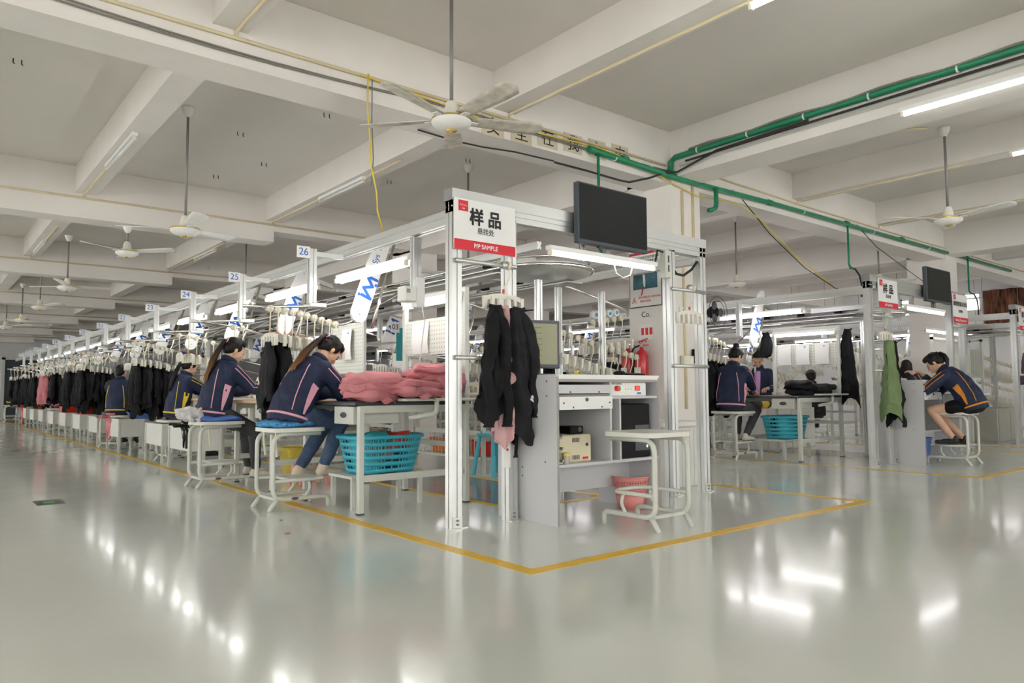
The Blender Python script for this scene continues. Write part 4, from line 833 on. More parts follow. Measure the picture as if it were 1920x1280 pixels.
for k in range(13):
    n = 26-k; y = Y26+P_ST*k; STN.append((n, y)); yr = y+(.75 if k in (3, 5) else .44); w = 'at station '+NUM[n]
    station_post(n, 2.53, y, 2.085)
    pth = rail_path(2.24 if k else 2.22, 3.74, yr, 1.635)
    rail_thing('chrome hanger loop rail %s of the first line' % w, pth, 'hanger rails of the first line')
    c = put(CHUTE, 'white lift plate with blue mark %s of the first line' % w, 'panel', (3.06, y+.08, 1.58), 0, 'lift plates of the first line')
    if k == 0: text('Sys', .075, 'blue_print', c, (.10, -.021, .50), rot=(PI/2, -R(70), 0), sx=1)
    tube_lamp('lit twin tube lamp above the table %s' % w, (2.90, y-.33, 1.90), 1.22, 'y', 'tube_on', 2 if k < 4 else 1, 'work lamps of the first line')
    tb = put(TCUT if k == 0 else TSEW, 'cutting table with pegboard frame at the near end of the first line' if k == 0 else 'sewing table with wooden edge %s of the first line' % w, 'table', (2.6 if k < 2 else 3.0, 5.44+1.70*k, 0), 0, None if k == 0 else 'sewing tables of the first line')
    if k:
        ty = 5.44+1.70*k
        put(MACH, 'cream sewing machine %s of the first line' % w, 'sewing machine', (3.05 if k < 2 else 3.42, ty+.12, .834), 0, 'sewing machines of the first line')
        if k < 6:
            for q in range(3): put(CONES[(k+q*2) % 5], '%s thread cone behind the machine %s' % (['leading', 'middle', 'trailing'][q], w), 'thread', (3.42 if k < 2 else 3.8, ty-.2+q*.13, .834), 0, 'thread cones '+w)
    xs = {0: np.linspace(2.34, 2.94, 10), 1: (2.60, 2.68), 2: np.linspace(2.5, 2.9, 5), 3: np.linspace(2.42, 2.92, 9), 4: np.linspace(2.62, 2.86, 4), 5: np.linspace(2.26, 2.86, 10), 6: np.linspace(2.26, 2.86, 10), 7: np.linspace(2.26, 2.86, 8)}.get(k, np.linspace(2.26, 2.8, 7))
    gs = {0: [GB[0], GB[3], GB[1], None, None, None, None, None, None, None], 1: None, 2: None, 3: [GB[3], GB[1], GB[5], GB[2]], 4: None, 5: [GB[1], GB[3], GB[5], GB[0]], 6: [GB[3], GB[5], GB[1], GB[4]], 8: [GP, GP, GB[0]], 10: [GB[1], GB[3]], 7: [GB[5], GB[1], None]}.get(k, [GB[1], GB[3], GB[4], GB[2]])
    hang_row(pth, xs, n, w, gs, 0, jit=.12)
    if k >= 3:
        by = {3: 10.45, 4: 12.95}.get(k, 14.6+1.66*(k-5)); put(BIN, 'grey metal bin on legs on the aisle side %s' % w, 'bin', (2.66, by, 0), 0, 'grey bins along the aisle')
put(BIN, 'grey metal bin on legs behind the second stool', 'bin', (2.66, 9.28, 0), 0, 'grey bins along the aisle')
put(STOOL, 'pale grey metal stool under the woman bending over pink cloth', 'stool', (2.16, 5.69, 0)); put(STOOL, 'pale grey metal stool under the woman sewing at station twenty-five', 'stool', (2.14, 7.45, 0))
st = put(STOOL2, 'pale grey metal stool in front of the first desk', 'stool', (3.88, 3.10, 0), PI/2); put(STOOL, 'pale grey metal stool under the woman at the second desk', 'stool', (9.86, 3.36, 0), PI/2); put(STOOL, 'pale grey metal stool under the woman with the hair bun', 'stool', (8.26, 5.72, 0))
# things in the bins and aisle
def tub(label, loc, m, w, d, h, rz=0):
    t = thing('plastic_tub', label, 'tub', loc, rz); b = MB()
    def ring(s, z): return [(math.copysign(abs(math.cos(a))**.4, math.cos(a))*w/2*s, math.copysign(abs(math.sin(a))**.4, math.sin(a))*d/2*s, z) for a in np.linspace(0, 2*PI, 25)[:-1]]
    rs = [ring(.8, 0), ring(1, h), ring(.95, h), ring(.76, .01)]; v = [p for r in rs for p in r]; f = [(i*24+k, i*24+(k+1) % 24, (i+1)*24+(k+1) % 24, (i+1)*24+k) for i in range(3) for k in range(24)]+[tuple(range(24))[::-1], tuple(range(72, 96))]
    b.add(v, f).build('tub_body', m, t, smooth='auto'); MB().tube(ring(1.02, h), .008, 6, True).build('rim', m, t, smooth=True); return t
tub('red plastic tub on the bin at station twenty', (2.66, 16.3, .51), 'red_plastic', .32, .5, .16); tub('longer red plastic tub further back on the aisle bins', (2.66, 18.4, .51), 'red_plastic', .32, .6, .16); tub('blue plastic tub behind the man with raised hands', (2.8, 12.7, .51), 'blue_plastic', .3, .45, .1); tub('blue speckled tub under the second stool', (2.72, 9.05, .51), 'blue_plastic', .28, .5, .1)
tub('orange tub on a far bin', (2.66, 22.9, .51), 'orange_plastic', .28, .3, .2)
def drape(label, loc, m, lx, ly, h, seed, rz=0):
    t = thing('draped_garment', label, 'garment', loc, rz); rnd = random.Random(seed); p = rnd.uniform(0, 20)
    MB().grid(lambda u, v: ((u-.5)*lx*(1-.35*v)+.02*math.sin(v*7+p), -ly*.5*(1-min(1, v*1.6))-.03*max(0, v-.6)+.012*math.sin(u*16+p)*v-ly*.0, .02*math.sin(u*9+p)*(1-v)-(h*max(0, (v-.45)/.55)*(1+.25*math.sin(u*11+p)))), 24, 16).build('cloth', m, t, smooth=True).modifiers.new('s', 'SOLIDIFY').thickness = .012
    MB().grid(lambda u, v: ((u-.3)*lx*.5, .05-.1*v, .025+.018*math.sin(u*12+p)), 10, 5).build('sleeve', m, t, smooth=True).modifiers.new('s', 'SOLIDIFY').thickness = .012
    return t
drape('pink garment draped over the bin beside the man with raised hands', (2.50, 13.3, .54), 'pink_cloth', .5, .3, .30, 3, -PI/2); drape('black garment draped over the bin behind the second stool', (2.5, 9.0, .54), 'black_cloth', .42, .3, .22, 5, -PI/2); drape('grey garment draped over a far bin', (2.5, 26.2, .54), 'grey_cloth', .6, .3, .3, 6, -PI/2); drape('red cloth hanging from a far bin', (2.5, 25.0, .54), 'red_plastic', .3, .3, .4, 7, -PI/2)
put(fold_proto(50, 'clear_bag', .13, .1, .06), 'crumpled clear plastic bag on the second stool', 'bag', (2.12, 7.5, .70))
def cushion(label, loc, m, rz=0):
    t = thing('seat_cushion', label, 'cushion', loc, rz); b = MB()
    b.grid(lambda u, v: (lambda a, p: Vector((.20*math.copysign(abs(math.cos(a))**.5, math.cos(a))*math.sin(p)**.4, .20*math.copysign(abs(math.sin(a))**.5, math.sin(a))*math.sin(p)**.4, -.030*math.cos(p)+.008*math.sin(4*a))))(2*PI*u, PI*v), 28, 12, True); b.build('pillow', m, t, smooth=True)
    for s in (1, -1): MB().tube([(-.12, s*.12, -.03), (-.125, s*.125, -.12), (-.11, s*.12, -.25)], .009, 6).build('tie_strap', 'cream', t)
    return t
cushion('blue patterned cushion on the nearest stool', (2.33, 5.72, .655), 'cushion_blue'); cushion('blue cushion on the second stool', (2.36, 7.46, .65), 'blue_plastic')
# ---- baskets
def basket(label, loc, rz=0):
    t = thing('laundry_basket', label, 'basket', loc, rz); H = .285
    def ring(z, k=0, n=40):
        s = .80+.20*(z/H); return [Vector((math.copysign(abs(math.cos(a))**.55, math.cos(a))*(.325*s+k), math.copysign(abs(math.sin(a))**.55, math.sin(a))*(.22*s+k), z)) for a in np.linspace(0, 2*PI, n+1)[:-1]]
    MB().tube(ring(H, .008), .012, 8, True, 1.3).build('rim', 'basket_blue', t, smooth=True)
    for i, z in enumerate((.02, .072, .124, .176, .228)):
        a = ring(z-.015); b = ring(z+.015); n = 40; m = MB(); m.add(a+b, [(k, (k+1) % n, n+(k+1) % n, n+k) for k in range(n)]); o = m.build('band', 'basket_blue', t, smooth=True); sm = o.modifiers.new('s', 'SOLIDIFY'); sm.thickness = .006
    rb = MB(); N = 88; A = ring(.0, -.001, N); B = ring(H, -.001, N)
    for k in range(N):
        t0 = (A[(k+1) % N]-A[k]).normalized()*.0048; nn = Vector((t0.y, -t0.x, 0)).normalized()*.003
        a, b = A[k], B[k]; rb.add([a-t0, a+t0, b+t0, b-t0, a-t0-nn, a+t0-nn, b+t0-nn, b-t0-nn], [(0,1,2,3), (7,6,5,4), (0,3,7,4), (1,5,6,2)])
    ro = rb.build('slat_lattice', 'basket_blue', t); ro['kind'] = 'stuff'
    fl = MB(); r = ring(.004, -.004); fl.add(r, [tuple(range(40))]); fl.build('base', 'basket_blue', t)
    return t
basket('blue slatted laundry basket under the nearest cutting table', (2.99, 5.36, .262)); basket('blue slatted laundry basket under the second cutting table', (9.12, 5.36, .262))
put(fold_proto(60, 'pink_cloth', .20, .13, .06), 'pink cloth inside the nearest blue basket', 'garment', (2.93, 5.36, .46)); put(fold_proto(61, 'red_plastic', .12, .10, .07), 'red cloth inside the nearest blue basket', 'garment', (3.12, 5.36, .50)); put(fold_proto(62, 'teal', .14, .10, .04), 'teal cloth inside the nearest blue basket', 'garment', (2.92, 5.33, .53)); put(fold_proto(63, 'black_cloth', .2, .13, .06), 'black cloth inside the second blue basket', 'garment', (9.1, 5.36, .46))
for x in (2.99, 9.12):
    t = thing('low_bench', 'low grey bench carrying the %s blue basket' % ('nearest' if x < 5 else 'second'), 'bench', (x, 5.36, 0)); MB().bbox(-.36, .30, -.20, .20, .235, .258, .004).build('bench_top', 'seat_paint', t)
    for a in (-.33, .27):
        for b in (-.17, .17): MB().box(a-.016, a+.016, b-.016, b+.016, 0, .235).build('leg', 'frame_paint', t)
# ---- pink piles on the cutting table
pk = 0
def pile(x, y, n, z0, protos, lab, grp, dz=.038, j=.03):
    for i in range(n):
        put(protos[i % len(protos)], lab[0]+(', %s from the bottom' % ORD[i] if n > 2 else '') if i < n-1 else lab[1], 'garment', (x+random.uniform(-j, j), y+random.uniform(-j, j), z0+.035+dz*i), random.uniform(-.35, .35)+(PI if i % 2 else 0)+random.choice((0, .5, -.6)), grp if i < n-1 else None)
pile(2.80, 5.10, 4, .83, FP, ('folded pink garment in the low pile at the table front', 'top pink garment of the low pile at the table front'), 'pink garments in the low front pile'); pile(3.34, 5.12, 6, .83, FP, ('folded pink garment in the tall pile by the pegboard', 'top pink garment of the tall pile by the pegboard'), 'pink garments in the tall pile', .042)
pile(3.05, 5.62, 4, .83, FP, ('folded pink garment in the pile behind the bending woman', 'top pink garment of the pile behind the bending woman'), 'pink garments in the rear pile', .05); pile(3.07, 5.00, 2, .86, FP, ('pink garment spread between the two front piles', 'pink garment lying on top between the two front piles'), None, .05)
pile(9.12, 5.10, 4, .83, FB, ('folded black garment in the pile on the second cutting table', 'top black garment of the pile on the second cutting table'), 'black garments on the second table', .035); pile(9.5, 5.1, 2, .85, FB, ('black garment lying behind the pile on the second table', 'rumpled black garment on the far end of the second table'), None, .04)
# papers on pegboards
def sheet(label, loc, w, h, rot, print_=False):
    t = thing('paper_sheet', label, 'paper', loc); t.rotation_euler = rot; MB().grid(lambda u, v: ((u-.5)*w, -.012*math.sin(v*3.0)*(1-v)*2, (v-.5)*h), 6, 8).build('sheet', 'paper', t, smooth=True)
    if print_: MB().box(.0, w*.34, -.004, -.002, h*.22, h*.28).build('blue_lines', 'blue_print', t); MB().box(-w*.1, w*.3, -.004, -.002, h*.10, h*.13).build('red_line', 'red_print', t); MB().box(w*.1, w*.22, -.004, -.002, h*.34, h*.38).build('stamp', 'blue_print', t)
    return t
sheet('white paper sheet hanging on the nearest pegboard', (3.54, 5.63, 1.385), .27, .28, (0, 0, -PI/2)); sheet('white notice on the pegboard behind the bending woman', (3.50, 7.0, 1.40), .22, .32, (0, 0, -PI/2), True)
for i, yy in enumerate((5.68, 5.40, 5.12)): sheet(['blank white sheet on the second pegboard', 'printed sheet in the middle of the second pegboard', 'printed sheet at the near side of the second pegboard'][i], (9.70, yy, 1.40), .2, .29, (0, 0, -PI/2), i > 0)
t = thing('pegboard_panel', 'white pegboard panel behind the bending woman', 'panel', (3.54, 7.05, 0)); MB().box(-.008, .008, -.35, .35, 1.1, 1.62).build('board', 'pegboard', t); [MB().box(-.015, .015, s*.36-.015, s*.36+.015, .83, 1.65).build('board_post', 'frame_paint', t) for s in (1, -1)]
tm = thing('station_terminal', 'cream control terminal and sockets on the post above the pink piles', 'terminal', (2.84, 4.62, 1.62)); MB().bbox(-.10, .0, -.05, .06, -.06, .05, .006).build('keypad_box', 'white_plastic', tm); MB().bbox(.005, .08, -.04, .04, -.10, .13, .006).build('socket_box', 'white_plastic', tm); post(.02, 0, .05, .42, .06, .06).build('drop_post', 'alu', tm); MB().box(-.085, -.055, -.053, -.049, .0, .03).build('display', 'lcd', tm); MB().tube([(.05,-.04,-.08), (.07,-.05,-.2), (.04,-.06,-.35), (.02,-.06,-.5)], .004, 6).build('lead', 'white_plastic', tm)
# ================================================================ FIRST LINE, RIGHT SIDE
for k in range(9):
    y = 5.10+P_ST*k; w = '%s row facing the pillar' % ['first', 'second', 'third', 'fourth', 'fifth', 'sixth', 'seventh', 'eighth', 'ninth'][k]
    up = round_path([(4.5, y, 1.95), (4.9, y, 1.90), (5.35, y, 1.81), (5.68, y, 1.74), (5.82, y+.06, 1.68), (5.68, y+.12, 1.66), (5.35, y+.12, 1.60), (4.7, y+.12, 1.53), (4.4, y+.12, 1.55)], .08, 4)
    rail_thing('upper curling chrome rail '+w, up, 'curling rails of the first line')
    lo = [Vector((4.35, y-.02, 1.53)), Vector((4.76, y-.02, 1.455)), Vector((5.2, y-.02, 1.36)), Vector((5.76, y-.02, 1.26)), Vector((5.95, y+.06, 1.24))]
    rail_thing('lower sloping chrome rail '+w, lo, 'sloping rails of the first line')
    if k < 5: hang_row(lo, np.linspace(4.66, 5.80, 13 if k < 2 else 8), 0, w, None if k < 3 else [GB[1], None])
    if k < 2: hang_row([p for p in up if p.y > y+.1], np.linspace(5.3, 5.7, 5), 0, w+', upper loop', None)
    if k > 1:
        put(TSEW, 'sewing table '+w, 'table', (5.8, y+.4, 0), PI, 'tables right of the first line')
        if k < 6: put(MACH, 'cream sewing machine '+w, 'sewing machine', (5.35, y+.3, .834), PI, 'machines right of the first line'); tube_lamp('lit tube lamp '+w, (5.5, y+.2, 1.88), 1.2, 'y', 'tube_led', 1, 'lamps right of the first line')
    if 0 < k < 7: post(4.86, y+.3, 0, 2.05, .05, .05) and station_post('%02d' % (k+1), 4.95, y+.5, 2.02, 1, 'the right side')
    if k: put(CHUTE, 'white lift plate '+w, 'panel', (5.0, y+.3, 1.55), 0, 'lift plates right of the first line')
rs = thing('rail_roller_bank', 'bank of blue-faced rollers on the curling rail', 'rollers', (5.5, 5.16, 1.70))
for i in range(4): q = MB().cyl((-.22+i*.1, -.04, -.04+i*.014), (-.22+i*.1, -.015, -.04+i*.014), .038, 16).build('roller', 'white_plastic', rs, smooth='auto'); MB().cyl((-.22+i*.1, -.043, -.04+i*.014), (-.22+i*.1, -.04, -.04+i*.014), .02, 8).build('blue_mark', 'cyan_print', q)
rs = thing('rail_roller_bank', 'bank of three blue-faced rollers beside the monitor', 'rollers', (4.62, 5.6, 1.56)); MB().box(-.15, .2, -.01, .01, -.06, .05).build('plate', 'alu_dark', rs)
for i in range(3): q = MB().cyl((-.09+i*.1, -.04, 0), (-.09+i*.1, -.012, 0), .042, 16).build('roller', 'white_plastic', rs, smooth='auto'); MB().cyl((-.09+i*.1, -.043, 0), (-.09+i*.1, -.04, 0), .022, 8).build('blue_mark', 'cyan_print', q)
tcard = thing('teal_card', 'teal card hanging under number plate 03', 'card', (4.62, 7.75, 0)); MB().box(-.09, .09, -.004, .004, 1.28, 1.68).build('card', 'teal', tcard); pl = MB().box(-.17, -.05, -.008, -.004, 1.62, 1.75).build('number_plate', 'white_plastic', tcard); text('03', .09, 'ink', pl, (-.11, -.01, 1.685))
# wire shelf of baskets under the inner tables
ws = thing('wire_shelf', 'white wire shelf rack behind the nearest table', 'shelf', (5.15, 7.2, 0))
for y in (-.7, .7):
    for x in (-.25, .25): MB().box(x-.02, x+.02, y-.02, y+.02, 0, .83).build('post', 'frame_paint', ws)
MB().box(-.3, .3, -.75, .75, .80, .83).build('top_board', 'dark_top', ws); MB().box(-.27, -.25, -.7, .7, .42, .47).build('upper_rail', 'frame_paint', ws); MB().box(-.27, -.25, -.7, .7, .15, .18).build('lower_rail', 'frame_paint', ws); MB().box(-.25, .25, -.7, .7, .16, .17).build('tray', 'frame_paint', ws)
for i in range(22): MB().cyl((-.26, -.68+i*.065, .17), (-.26, -.68+i*.065, .43), .004, 5).build('wire', 'frame_paint', ws)
for i, (m, nm) in enumerate((('orange_plastic', 'orange'), ('green_plastic', 'green'), ('red_plastic', 'red'))):
    tub('%s tub on the wire shelf' % nm, (5.15, 7.62-.42*i, .175), m, .3, .34, .16); put(fold_proto(70+i, 'clear_bag', .11, .11, .07), 'clear plastic bag stuffed in the %s tub' % nm, 'bag', (5.15, 7.62-.42*i, .36))
# ================================================================ DESKS
def desk(label, loc, first):
    t = thing('computer_desk', label, 'desk', loc); D = .64; W = 1.05      # origin: front left floor corner, depth along +y
    for x in (0, W): MB().box(x-.009, x+.009, 0, D, 0, 1.016 if x == 0 else .985).build('side_panel', 'laminate_grey', t); MB().box(x-.0095, x+.0095, -.002, 0, 0, 1.0).build('edge_band', 'laminate_edge', t)
    MB().box(.009, W+.009, .0, D, .985, 1.016).build('desktop', 'white_laminate', t); MB().box(.009, W-.009, .0, D, .965, .985).build('sub_top', 'laminate_edge', t)
    MB().box(.009, W-.009, .01, D, .385, .405).build('middle_shelf', 'laminate_grey', t); MB().box(.009, W-.009, .30, .318, .17, .385).build('lower_back_panel', 'laminate_grey', t); MB().box(.009, W-.009, D-.018, D, .405, .965).build('back_panel', 'laminate_grey', t)
    MB().box(.52, .538, .01, D, .405, .965).build('divider', 'laminate_grey', t); MB().box(.62, .636, .01, D, .405, .85).build('divider', 'laminate_grey', t); MB().box(.538, W-.009, .01, D, .845, .863).build('upper_shelf', 'laminate_grey', t)
    MB().box(.009, .52, .02, D-.05, .868, .878).build('tray_runner', 'laminate_edge', t)
    k = MB().box(.012, .518, .002, .45, .885, .945).build('keyboard_drawer', 'laminate_grey', t); [MB().cyl((x, -.003, .895), (x, .003, .895), .006, 8).build('screw', 'dark_grey', k) for x in (.12, .40)]
    k = MB().box(.012, .53, -.006, .45, .775, .865).build('drawer', 'white_laminate', t); [MB().cyl((x, -.010, z), (x, -.004, z), .006, 8).build('screw', 'dark_grey', k) for x, z in ((.05, .82), (.14, .79), (.42, .79), (.5, .82))]; MB().cyl((.27, -.012, .842), (.27, -.004, .842), .013, 12).build('lock', 'dark_grey', k)
    for y, z in ((.1, .97), (.1, .87), (.3, .87), (.12, .42), (.36, .37), (.36, .31)): MB().cyl((-.012, y, z), (-.008, y, z), .006, 8).build('screw_cap', 'dark_grey', t)
    if not first: return t
    x, y = loc[0], loc[1]
    c = thing('control_unit', 'white control unit with green and red lamps in the first desk', 'control unit', (x+.54, y+.03, .864)); MB().bbox(0, .40, 0, .30, 0, .10, .004).build('case', 'white_plastic', c); MB().cyl((.07,-.03,.055), (.07,0,.055), .020, 14).build('stop_button', 'red_plastic', c, smooth='auto'); MB().cyl((.12,-.008,.055), (.12,0,.055), .013, 12).build('green_lamp', 'lamp_green', c); MB().bbox(.27, .33, -.006, 0, .04, .075, .003).build('display_frame', 'red_plastic', c); MB().box(.28, .32, -.008, -.006, .048, .066).build('red_display', 'lamp_red', c); text('SYSTEM CONTROL', .014, 'ink', c, (.07, -.002, .088)); [MB().cyl((a,-.004,.05), (a,0,.05), .004, 6).build('indicator', 'triangle_yellow', c) for a in (.17, .2, .23)]; MB().box(.3, .34, -.002, 0, .012, .026).build('maker_mark', 'blue_print', c)
    p = thing('computer_tower', 'black computer tower on the first desk shelf', 'computer', (x+.66, y+.05, .405)); MB().bbox(0, .34, 0, .45, 0, .40, .006).build('case', 'black_plastic', p); MB().box(.17, .33, -.004, 0, .05, .24).build('front_panel', 'dark_grey', p); MB().cyl((.30,-.006,.08), (.30,0,.08), .012, 10).build('power_button', 'chrome', p)
    u = thing('power_supply', 'cream power supply box on the first desk shelf', 'power supply', (x+.08, y+.08, .405)); MB().bbox(0, .32, 0, .36, 0, .19, .01).build('case', 'ups', u); [MB().box(.13+i*.012, .135+i*.012, -.003, 0, .14, .17).build('vent_slot', 'dark_grey', u) for i in range(6)]; [MB().box(.13+i*.012, .135+i*.012, -.003, 0, .02, .05).build('vent_slot', 'dark_grey', u) for i in range(6)]; MB().cyl((.27,-.006,.12), (.27,0,.12), .012, 12).build('switch', 'dark_grey', u); MB().box(.23, .28, -.004, 0, .02, .035).build('badge', 'red_print', u)
    s = thing('speaker', 'small black speaker on top of the power supply', 'speaker', (x+.27, y+.16, .597)); MB().bbox(0, .13, 0, .12, 0, .055, .006).build('case', 'black_plastic', s); MB().cyl((.09,-.004,.03), (.09,0,.03), .018, 12).build('cone', 'dark_grey', s)
    j = thing('glass_jar', 'small jar with a yellow lid on the first desk shelf', 'jar', (x+.10, y+.03, .406)); MB().lathe([(.026,0), (.028,.01), (.028,.055), (.024,.06)], 14).build('glass', 'steel_panel', j, smooth='auto'); MB().lathe([(.029,.056), (.029,.076), (.02,.078)], 14).build('lid', 'yellow_plastic', j, smooth='auto')
    r = thing('letter_tray', 'stacked grey letter trays at the left of the first desk shelf', 'tray', (x+.012, y+.02, .406))
    for i in range(3):
        MB().prism([(0,.01+.085*i), (.045,.0+.085*i), (.06,.03+.085*i), (.05,.03+.085*i), (.04,.012+.085*i), (0,.022+.085*i)], 0, .26, 'y').build('tray', 'steel_panel', r)
    mo = thing('computer_monitor', 'grey desktop monitor standing on the first desk', 'monitor', (x+.125, y+.34, 1.016), R(-12)); MB().bbox(-.175, .175, -.02, .02, .05, .40, .006).build('bezel', 'bezel', mo); MB().box(-.15, .15, -.022, -.0205, .08, .375).build('display', 'lcd', mo); MB().bbox(-.09, .09, .02, .06, .1, .33, .01).build('rear_case', 'bezel', mo); MB().box(-.03, .03, .02, .05, .0, .12).build('neck', 'bezel', mo); MB().bbox(-.1, .1, -.06, .1, 0, .012, .004).build('foot', 'bezel', mo); [MB().box(-.13, .02, -.0235, -.0222, .34-i*.04, .346-i*.04).build('screen_row', 'lcd_line', mo) for i in range(6)]; MB().box(-.03, -.026, -.0235, -.0222, .1, .35).build('screen_rule', 'lcd_line', mo)
    ms = thing('computer_mouse', 'black mouse on the first desk', 'mouse', (x+.70, y+.08, 1.016)); MB().ell((0,0,.016), (.035,.055,.02)).build('shell', 'black_plastic', ms, smooth=True); MB().ell((0,.02,.032), (.004,.01,.006)).build('wheel', 'dark_grey', ms)
    kb = thing('keyboard', 'black keypad beside the mouse on the first desk', 'keyboard', (x+.86, y+.10, 1.016)); MB().bbox(-.10, .10, -.05, .05, 0, .014, .004).build('base', 'black_plastic', kb); [MB().box(-.09+i*.03, -.065+i*.03, -.04+q*.03, -.016+q*.03, .014, .019).build('key', 'dark_grey', kb) for i in range(6) for q in range(3)]
    y1 = thing('tape_dispenser', 'small yellow object by the monitor foot', 'tape', (x+.36, y+.18, 1.016)); MB().ell((0,0,.018), (.03,.025,.018)).build('shell', 'yellow_plastic', y1, smooth=True); MB().cyl((0,-.027,.018), (0,.027,.018), .008).build('core', 'dark_grey', y1)
    return t
desk('grey computer desk under the nearest screen', (3.38, 3.65, 0), True); desk('grey desk where the woman in shorts is writing', (9.42, 3.72, 0), False)
def waste(label, loc, m):
    t = thing('waste_basket', label, 'basket', loc); H = .245
    def ring(z, n=32): r = .095+.045*z/H; return [Vector((r*math.cos(a), r*math.sin(a), z)) for a in np.linspace(0, 2*PI, n+1)[:-1]]
    def band(z0, z1, nm):
        a, b = ring(z0), ring(z1); q = MB(); q.add(a+b, [(k, (k+1) % 32, 32+(k+1) % 32, 32+k) for k in range(32)]); o = q.build(nm, m, t, smooth=True); o.modifiers.new('s', 'SOLIDIFY').thickness = .005
    band(0, .11, 'lower_wall'); [band(.122+.022*i, .132+.022*i, 'lattice_band') for i in range(4)]; band(.21, H, 'upper_wall')
    rb = MB(); A, B = ring(.10, 40), ring(.215, 40)
    for k in range(40):
        t0 = (A[(k+1) % 40]-A[k]).normalized()*.0045; rb.add([A[k]-t0, A[k]+t0, B[k]+t0, B[k]-t0], [(0,1,2,3)])
    rb.build('lattice_rib', m, t).modifiers.new('s', 'SOLIDIFY').thickness = .005
    MB().tube(ring(H), .007, 6, True).build('rim', m, t, smooth=True); q = MB(); q.add(ring(.004), [tuple(range(32))]); q.build('base', m, t); return t
waste('pink plastic waste basket under the first desk', (4.33, 3.86, 0), 'pink_plastic')
tub('blue tub on the floor under the second desk', (9.72, 3.95, 0), 'blue_plastic', .3, .3, .3)
# ---- hero sample hangers
def hero(label, x, y, z, g): return put(HERO, label, 'hanger', (x, y, z), PI/2, g)
hero('cream clip hanger holding sample garments on the nearest gantry', 3.215, 4.012, 1.79, None); hero('empty cream clip hanger between the right posts of the first gantry', 5.33, 4.012, 1.812, None); hero('cream clip hanger holding the green sample on the second gantry', 9.16, 4.012, 1.812, None); hero('cream clip hanger holding dark samples at the right edge', 14.25, 4.012, 1.812, None)
def long_jacket(label, loc, m, h, w, seed, rz=0, slen=.5, slv=(1,)):
    t = thing('hanging_jacket', label, 'garment', loc, rz); rnd = random.Random(seed); ph = [rnd.uniform(0, 6.28) for _ in range(6)]
    def fn(u, v):
        a = 2*PI*u; W = w*(.30+.70*min(1, v*1.5)**.7)*(1+.05*math.sin(v*6+ph[0])); T = .045+.05*v; x = W*math.copysign(abs(math.cos(a))**.75, math.cos(a)); z = -h*v*(1+.07*math.sin(a*2+ph[1])*(v > .85))
        rd = abs(noise.noise(Vector((x*8+z*5+seed, z*5-x*3, seed*1.3)))); nz = noise.noise_vector(Vector((x*14+seed*5, z*8, T*math.sin(a)*10)))
        return (x+.03*math.sin(v*3.4+ph[2])-.04*v*math.sin(ph[3])+nz[0]*.016*v**.5, T*math.sin(a)+.020*math.sin(4*x/W+ph[4]+v*2)*v+.010*math.sin(11*x/W+ph[5])*v**.5+.055*(.22-rd)*math.copysign(1, math.sin(a)+1e-6)*min(1, v*3)+nz[1]*.012, z)
    b = MB().grid(fn, 72, 52, True); b.f.append(tuple(range(72))[::-1]); b.build('body', m, t, smooth=True)
    for s in slv:
        q = MB().grid(lambda u, v: (s*(w*.55*min(1, .25+v*6)+.08*math.sin(v*1.6))+.048*min(1, .25+v*6)*(1-.35*v)*math.cos(2*PI*u)+.012*math.sin(v*9+ph[0]), -.055*min(1, .2+v*5)+.045*min(1, .25+v*6)*(1-.35*v)*math.sin(2*PI*u)-.02*v+.01*math.sin(v*14+ph[1])+.03*(.2-abs(noise.noise(Vector((u*3, v*9, seed))))), -.01-(slen+.09)*v), 24, 36, True); q.f.append(tuple(range(24))[::-1]); q.build('sleeve', m, t, smooth=True)
        c = MB(); c.tube([(s*(w*.55+.08*math.sin(1.6))+.034*math.cos(a), -.075+.032*math.sin(a), -.10-slen) for a in np.arange(0, 6.28, .5)], .006, 6, True); c.build('cuff', m, t, smooth=True)
    MB().tube([(-.05, .0, .0), (0, -.035, -.015), (.05, 0, .0)], .013, 6).build('gathered_collar', m, t, smooth=True)
    return t
long_jacket('long black jacket on the left of the nearest sample hanger', (3.09, 3.965, 1.49), 'black_cloth', .76, .125, 2, 0, .72, (-.75, .3)); long_jacket('long black jacket with a white tag on the right of the nearest sample hanger', (3.295, 3.955, 1.485), 'black_cloth_soft', .90, .12, 5, 0, .66, (.6,)); long_jacket('pale pink sample shirt between the black jackets', (3.18, 4.0, 1.495), 'pale_pink_cloth', .93, .065, 8, 0, .5, ())
sm = thing('black_strap', 'black strap dangling below the right black jacket', 'strap', (3.27, 3.95, 1.0)); MB().tube([(0,0,0), (.01,-.01,-.2), (0,0,-.40), (-.012,0,-.54)], .018, 8, False, .4).build('webbing', 'black_cloth', sm, smooth=True); MB().box(-.03, .006, -.005, .005, -.555, -.54).build('stitched_end', 'black_cloth_soft', sm)
tg = thing('swing_tag', 'white swing tag hanging at the gantry post', 'tag', (3.215, 3.99, .47)); MB().box(-.028, .028, -.002, .0, -.095, .095).build('card', 'paper', tg); MB().cyl((0,-.004,.03), (0,-.002,.03), .010, 10).build('red_dot', 'red_print', tg); MB().tube([(0,0,.09), (.05,-.02,.06), (.10,-.02,.12)], .0015, 4).build('string', 'white_plastic', tg)
t2 = thing('swing_tag', 'small white label on the right black jacket', 'tag', (3.34, 3.86, .85)); MB().box(-.02, .02, -.002, .0, -.018, .018).build('card', 'paper', t2, rot=(0, R(35), 0)); MB().box(-.012, .012, -.003, -.002, -.004, .0).build('print_line', 'ink', t2, rot=(0, R(35), 0))
